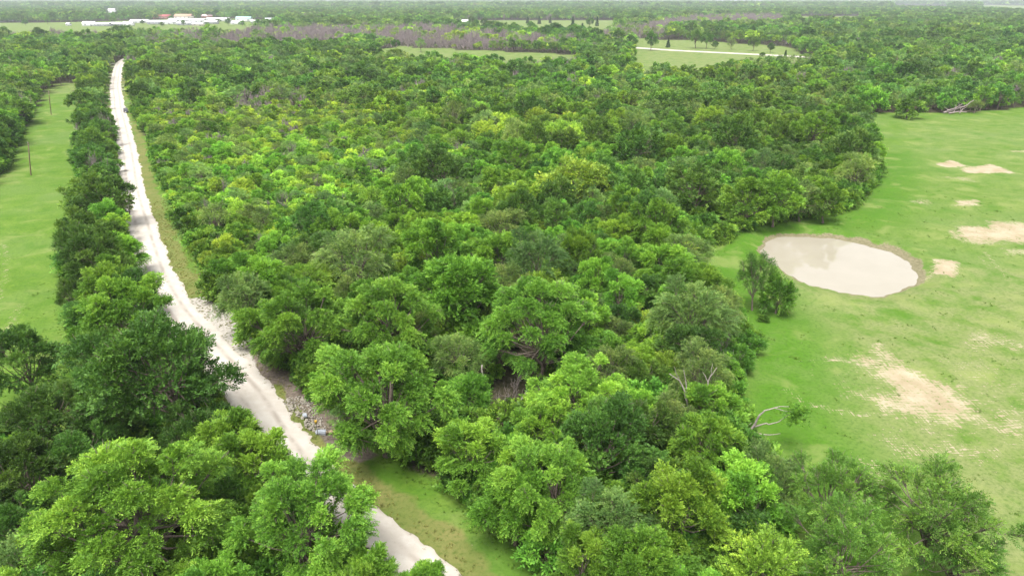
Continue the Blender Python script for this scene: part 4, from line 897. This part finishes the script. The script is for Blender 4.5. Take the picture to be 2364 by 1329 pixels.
# ------------------------------------------------------------------ parked pickup
def pickup(px, py):
    x, y = gp(px, py); i = int(np.argmin(np.hypot(road_c[:, 0] - x, road_c[:, 1] - y))); tn = tang[i]; rz = math.atan2(tn[1], tn[0]) - math.pi / 2
    M_car = plain('dark_vehicle_paint', (0.03, 0.032, 0.036), 0.25, 0.5, 1.0, 0.15); M_gl = plain('vehicle_glass', (0.02, 0.025, 0.03), 0.05, 0.6, 1.0, 0.1); M_ty = plain('tyre_rubber', (0.02, 0.02, 0.02), 0.9, 0.2); M_rim = plain('wheel_metal', (0.35, 0.35, 0.36), 0.35, 0.5, metal=0.8); M_red = plain('tail_lens', (0.35, 0.02, 0.02), 0.3, 0.5); M_chr = plain('bumper_metal', (0.4, 0.4, 0.42), 0.3, 0.5, metal=0.8)
    e = empty('pickup_truck', (x, y, h1(x, y) + 0.06), rz); import bmesh
    def part(nm, secs, wds, mat, parent, bev=0.05):
        # profile along the length (y, z_low, z_high) with half widths
        bm = bmesh.new(); rings = []
        for (yy, z0, z1), (w0, w1) in zip(secs, wds): rings.append([bm.verts.new(p) for p in ((-w0, yy, z0), (w0, yy, z0), (w1, yy, z1), (-w1, yy, z1))])
        for a, b in zip(rings, rings[1:]):
            for k in range(4): bm.faces.new((a[k], a[(k + 1) % 4], b[(k + 1) % 4], b[k]))
        bm.faces.new(rings[0][::-1]); bm.faces.new(rings[-1]); bmesh.ops.recalc_face_normals(bm, faces=bm.faces[:]); bmesh.ops.bevel(bm, geom=bm.edges[:], offset=bev, segments=2, affect='EDGES', clamp_overlap=True)
        me = bpy.data.meshes.new(nm); bm.to_mesh(me); bm.free(); me.materials.append(mat); return obj(nm, me, parent)
    part('body', [(-2.75, 0.55, 0.95), (-2.6, 0.42, 1.1), (-0.3, 0.38, 1.12), (1.2, 0.38, 1.12), (2.5, 0.42, 1.02), (2.75, 0.5, 0.85)], [(0.92, 0.95)] * 6, M_car, e)
    part('cab', [(-0.75, 1.1, 1.35), (-0.55, 1.1, 1.85), (0.75, 1.1, 1.88), (1.35, 1.1, 1.2)], [(0.93, 0.85), (0.93, 0.74), (0.93, 0.74), (0.93, 0.86)], M_car, e, 0.04)
    part('windshield', [(0.86, 1.22, 1.74), (1.27, 1.16, 1.21)], [(0.78, 0.69), (0.8, 0.79)], M_gl, e, 0.01).location.y = 0.06
    part('rear_window', [(-0.71, 1.3, 1.42), (-0.62, 1.32, 1.74)], [(0.74, 0.72), (0.74, 0.66)], M_gl, e, 0.01).location.y = -0.06
    for sx in (-1, 1):
        t = TB(); t.box((sx * 0.85, 0.2, 1.46), (0.05, 1.25, 0.44)); t.build('side_window', M_gl, e)
        t = TB(); t.box((sx * 0.9, -2.72, 0.86), (0.14, 0.1, 0.34)); t.build('tail_light', M_red, e)
        for sy in (-1.75, 1.75):
            w_ = empty('wheel', (sx * 0.84, sy, 0.38)); w_.parent = e
            a = np.linspace(0, 2 * math.pi, 19); t = TB()
            for r0, wd_, nm, mt in ((0.38, 0.25, 'tyre', M_ty), (0.22, 0.27, 'rim', M_rim)):
                t = TB(); t.tube([[-wd_ / 2, 0, 0], [-wd_ * 0.45, 0, 0], [wd_ * 0.45, 0, 0], [wd_ / 2, 0, 0]], [r0 * 0.7, r0, r0, r0 * 0.7], 16); t.build(nm, mt, w_)
    t = TB(); t.box((0, -1.72, 1.16), (1.5, 1.75, 0.06)); t.build('bed_cover', M_ty, e)
    t = TB(); t.box((0, -2.86, 0.55), (1.8, 0.14, 0.2)); t.build('bumper', M_chr, e)
    t = TB(); t.box((0, 2.84, 0.55), (1.8, 0.14, 0.2)); t.build('bumper', M_chr, e)
    return tag(e, 'dark pickup truck parked at the edge of the gravel road', 'pickup truck')
pickup(291, 259)

# ------------------------------------------------------------------ town and far houses
WHITE, CREAM, GREY, BRICK = (0.62, 0.62, 0.62), (0.55, 0.50, 0.43), (0.33, 0.34, 0.36), (0.36, 0.20, 0.15)
RC = {'white': (0.56, 0.56, 0.57), 'red': (0.26, 0.07, 0.065), 'orange': (0.36, 0.23, 0.15), 'pink': (0.45, 0.32, 0.31), 'green': (0.28, 0.42, 0.38), 'grey': (0.42, 0.43, 0.46), 'dark': (0.12, 0.12, 0.13)}
MR = {k: plain('roof_' + k, v, 0.6, 0.3, 0.15, 0.12) for k, v in RC.items()}; MW = {'white': plain('wall_white', WHITE, 0.8, 0.2, 0.2, 0.15), 'cream': plain('wall_cream', CREAM, 0.8, 0.2, 0.2, 0.15), 'grey': plain('wall_grey', GREY, 0.8, 0.2, 0.2, 0.15), 'brick': plain('wall_brick', BRICK, 0.9, 0.1, 0.3, 0.2)}
M_win = plain('dark_opening', (0.05, 0.06, 0.07), 0.3, 0.5); M_door = plain('door_grey', (0.25, 0.25, 0.26), 0.6, 0.3)
def building(p0, p1, pb, hpx, roof, wall, label, name='metal_building', cat='building', depth=None, pitch=0.27, rz=None):
    x0, y0 = gp(p0, pb); x1, _ = gp(p1, pb); W = abs(x1 - x0); wd = pp(x0, y0, 0)[2]; Hh = max(4.0, 1.25 * hpx * wd / F); D = depth or min(max(10, W * 0.55), 40)
    cx_ = (x0 + x1) / 2; e = empty(name, (cx_, y0 + D / 2, 0), 0.06 if rz is None else rz); eave = Hh * (1 - pitch * 1.6)
    t = TB(); t.box((0, 0, eave / 2 - 0.2), (W, D, eave + 0.4)); t.build('wall', MW[wall], e)
    o_ = 0.6; rid = Hh - eave; a, b = W / 2 + o_, D / 2 + o_
    V = [[-a, -b, eave], [a, -b, eave], [a, b, eave], [-a, b, eave], [-a, 0, eave + rid], [a, 0, eave + rid], [-a, -b, eave + 0.3], [a, -b, eave + 0.3], [a, b, eave + 0.3], [-a, b, eave + 0.3], [-a, 0, eave + rid + 0.3], [a, 0, eave + rid + 0.3]]
    Q = [[6, 7, 11, 10], [10, 11, 8, 9], [0, 4, 5, 1], [4, 3, 2, 5], [0, 1, 7, 6], [2, 3, 9, 8], [0, 6, 10, 4], [4, 10, 9, 3], [1, 5, 11, 7], [5, 2, 8, 11]]
    obj('roof', mk_mesh('roof', V, Q, MR[roof]), e)
    n = max(2, int(W / 9)); yf = -D / 2 - 0.06
    for i in range(n):
        xx = -W / 2 + (i + 0.5) * W / n; t = TB()
        if i % 3 == 1: t.box((xx, yf, eave * 0.36), (min(3.2, W / n * 0.5), 0.12, eave * 0.72)); t.build('door', M_door, e)
        else: t.box((xx, yf, eave * 0.58), (min(2.6, W / n * 0.5), 0.12, eave * 0.3)); t.build('window', M_win, e)
    return tag(e, label, cat)
B = [(190, 217, 61, 8, 'white', 'white', 'white metal shed at the open end of the town row'), (219, 250, 61, 6, 'white', 'grey', 'long low white-roofed building next to the end shed'), (252, 281, 60, 6, 'white', 'grey', 'second long low white-roofed building in the town row'), (283, 306, 60, 6.5, 'white', 'white', 'third low white-roofed building in the town row'),
     (299, 338, 54, 6, 'white', 'white', 'white-roofed building behind the third low one'), (340, 372, 57, 7, 'white', 'grey', 'white-roofed warehouse in front of the red roof'), (374, 406, 57, 7, 'white', 'white', 'white-roofed warehouse between red and orange roofs'), (388, 434, 51, 6, 'white', 'white', 'wide white-roofed hall below the orange roof'),
     (408, 440, 59, 6, 'white', 'grey', 'white-roofed building among parked things below the hall'), (436, 470, 53, 7, 'white', 'white', 'white-roofed building beside the wide hall'), (443, 468, 60, 5, 'white', 'cream', 'small white-roofed house at the town front'), (472, 500, 56, 6, 'white', 'grey', 'white-roofed house with grey walls at the town front'),
     (474, 525, 50, 6, 'white', 'white', 'wide white-roofed building below the pink roofs'), (354, 391, 45, 8, 'red', 'brick', 'long red-roofed building in the town'), (402, 440, 44, 8, 'orange', 'cream', 'tall orange-roofed building in the town'), (482, 518, 39, 9, 'pink', 'cream', 'large pinkish-roofed building on the town edge'), (466, 490, 42, 6, 'pink', 'brick', 'small pinkish-roofed building beside the larger one'),
     (544, 578, 51, 9, 'green', 'white', 'pale green-roofed barn beyond the town row'), (532, 557, 57, 6, 'white', 'white', 'small white house in front of the green-roofed barn'), (579, 590, 55, 6, 'white', 'white', 'little white shed next to the green-roofed barn'), (589, 607, 60, 5, 'white', 'grey', 'low white cabin past the green-roofed barn'), (612, 637, 53, 8, 'grey', 'white', 'grey-roofed house at the last end of town'),
     (250, 265, 31, 8, 'white', 'white', 'white house on the clearing above the town'), (317, 329, 34, 7, 'white', 'white', 'white house half hidden in trees above the town'), (1066, 1084, 57, 8, 'white', 'white', 'white barn at the edge of the far hay field'), (938, 954, 42, 6, 'white', 'grey', 'white roof alone among the far trees'),
     (2, 24, 52, 7, 'dark', 'grey', 'dark-roofed building at the edge of the far meadow'), (76, 102, 46, 6, 'grey', 'cream', 'grey-roofed house behind the far meadow'), (152, 159, 60, 5, 'white', 'white', 'tiny white shed standing in the far meadow'), (1458, 1466, 106, 6, 'white', 'white', 'small white shed beside the far white lane')]
for b in B: building(*b)
# ------------------------------------------------------------------ single trees in the far fields
rs = np.random.RandomState(21)
for (px, py, k, s, lb) in [(1502, 117, 'oak', 1.55, 'tallest dark tree beside the white lane'), (1542, 110, 'cedar', 1.2, 'small cedar behind the white lane'), (1606, 112, 'oak', 1.7, 'broad dark tree behind the white lane'), (1630, 113, 'oak', 1.3, 'dark tree beside the broad one behind the white lane'), (1650, 114, 'oak', 0.9, 'small dark tree at the lane beside two bigger ones'),
                           (1688, 115, 'hack', 1.1, 'grey-green tree behind the middle of the white lane'), (1738, 118, 'oak', 1.3, 'dark tree standing alone behind the white lane'), (1778, 122, 'oak', 0.8, 'small dark tree close to the lane end'), (1760, 131, 'bush', 1.4, 'bush at the near side of the white lane'), (1812, 136, 'cedar', 0.8, 'small cedar at the near side of the white lane'),
                           (1090, 62, 'oak', 1.9, 'dark tree next to the white barn in the hay field'), (1118, 62, 'oak', 1.6, 'dark tree second from the white barn'), (1140, 62, 'oak', 1.0, 'small round tree in the hay field'), (1218, 55, 'cedar', 1.8, 'cedar along the back of the hay field'), (1245, 56, 'cedar', 1.8, 'cedar second along the back of the hay field'), (1270, 54, 'cedar', 1.6, 'cedar third along the back of the hay field'),
                           (1322, 72, 'cedar', 2.4, 'tall cedar in the corner of the hay field'), (1344, 74, 'cedar', 1.9, 'cedar beside the tall one in the hay field corner'), (1362, 66, 'oak', 1.6, 'round dark tree in the hay field corner'), (1378, 61, 'cedar', 1.9, 'slim cedar at the end of the hay field'), (972, 121, 'hack', 1.4, 'grey-green tree standing in the narrow far field'), (915, 116, 'oak', 1.2, 'dark bush-like tree at the back of the narrow far field'),
                           (262, 56, 'elm', 1.2, 'green tree among the first low town buildings'), (330, 58, 'oak', 1.1, 'dark tree in front of the third low town building'), (396, 50, 'elm', 1.5, 'green tree between the red and orange roofs'), (345, 50, 'oak', 1.3, 'dark tree beside the red roof'), (458, 48, 'elm', 1.8, 'tall green tree beside the orange roof'),
                           (505, 55, 'oak', 1.2, 'dark tree at the end of the white town row'), (425, 62, 'oak', 1.0, 'dark tree at the town front below the hall'), (375, 63, 'elm', 0.9, 'green tree at the town front below the red roof'), (480, 64, 'elm', 1.1, 'green tree in front of the pinkish roofs'), (528, 60, 'oak', 1.3, 'dark tree beside the small white house in town'), (215, 48, 'oak', 1.5, 'dark tree behind the end shed of town'), (290, 48, 'oak', 1.6, 'dark tree behind the low town buildings'), (560, 62, 'elm', 1.1, 'green tree before the green-roofed barn'), (600, 64, 'oak', 1.1, 'dark tree before the low white cabin'), (60, 60, 'oak', 1.2, 'dark tree alone in the far meadow'), (110, 57, 'elm', 1.5, 'green tree at the back of the far meadow'),
                           (2250, 30, 'cedar', 2.5, 'dark cedar by the farthest strip of grass')]:
    x, y = gp(px, py); add_tree(k, x, y, s, rs, lb, lod=1)

# ------------------------------------------------------------------ grass tufts
gc = bpy.data.collections.new('grass_shapes'); rs = np.random.RandomState(2)
for i in range(3):
    n = 26; a = rs.rand(n) * 6.28; b = np.c_[rs.randn(n, 2) * 0.16, np.zeros(n)]; d = np.c_[np.cos(a) * 0.5, np.sin(a) * 0.5, np.ones(n)] * rs.uniform(0.6, 1.2, (n, 1)) * 0.33; sdv = np.c_[-np.sin(a), np.cos(a), np.zeros(n)] * 0.022
    V = np.stack([b - sdv, b + sdv, b + d * 0.7 + sdv * 0.8, b + d - [0, 0, 0.04]], 1).reshape(-1, 3)
    gc.objects.link(bpy.data.objects.new(f'tuft_{i}', mk_mesh('tuft', V, np.arange(4 * n).reshape(-1, 4), M_leaf_far, dict(leafv=np.repeat(rs.rand(n), 4)))))
Pn = np.c_[rs.uniform(-95, 130, 70000), rs.uniform(26, 190, 70000)]; s_ = clear_sd(Pn); sd_ = np.abs(road_side(Pn)); q = pond_r(Pn[:, 0], Pn[:, 1])
clump = wob(Pn[:, 0], Pn[:, 1], 6, 5) + 0.6 * wob(Pn[:, 0], Pn[:, 1], 2.3, 6)
_px, _py, _w = pp(Pn[:, 0], Pn[:, 1], 0.0)
ok = (s_ > -1.5) & (sd_ > 2.9) & (q > 1.14) & (_px > -40) & (_px < 2400) & (_py < 1360) & ((clump > 0.95) | (sd_ < 5) | (np.abs(s_) < 2))
Pn = Pn[ok]; sd_ = sd_[ok]; n = len(Pn); v = rs.uniform(0.8, 1.15, (n, 1)); tn = np.array([[0.082, 0.160, 0.020]]) * v
dr_ = (sd_ < 7.0)[:, None]; tn = np.where(dr_, np.array([[0.15, 0.165, 0.045]]) * v, tn)
scatter('grass', Pn, hgt(Pn[:, 0], Pn[:, 1]), rs.randint(3, size=n), rs.rand(n) * 6.28, rs.uniform(0.3, 0.7, n), np.c_[tn, np.ones(n)], gc, 'tufts of longer grass in the pastures and verges', 'grass')

# ------------------------------------------------------------------ the air
xa, xb, ya, yb = gx.min() - 60, gx.max() + 60, gy.min() - 60, gy.max() + 60
tb = TB(); tb.box(((xa + xb) / 2, (ya + yb) / 2, 26.5), (xb - xa, yb - ya, 61.0)); hz = tb.build('haze', None)
m, t, o = nodes('haze_air'); pv = t.nodes.new('ShaderNodeVolumePrincipled'); pv.inputs['Color'].default_value = (0.86, 0.93, 1.0, 1); pv.inputs['Density'].default_value = 0.9e-4; pv.inputs['Anisotropy'].default_value = 0.2
t.links.new(pv.outputs[0], o.inputs['Volume']); hz.data.materials.append(m); tag(hz, 'thin pale haze over the far woodland', 'haze', kind='stuff')
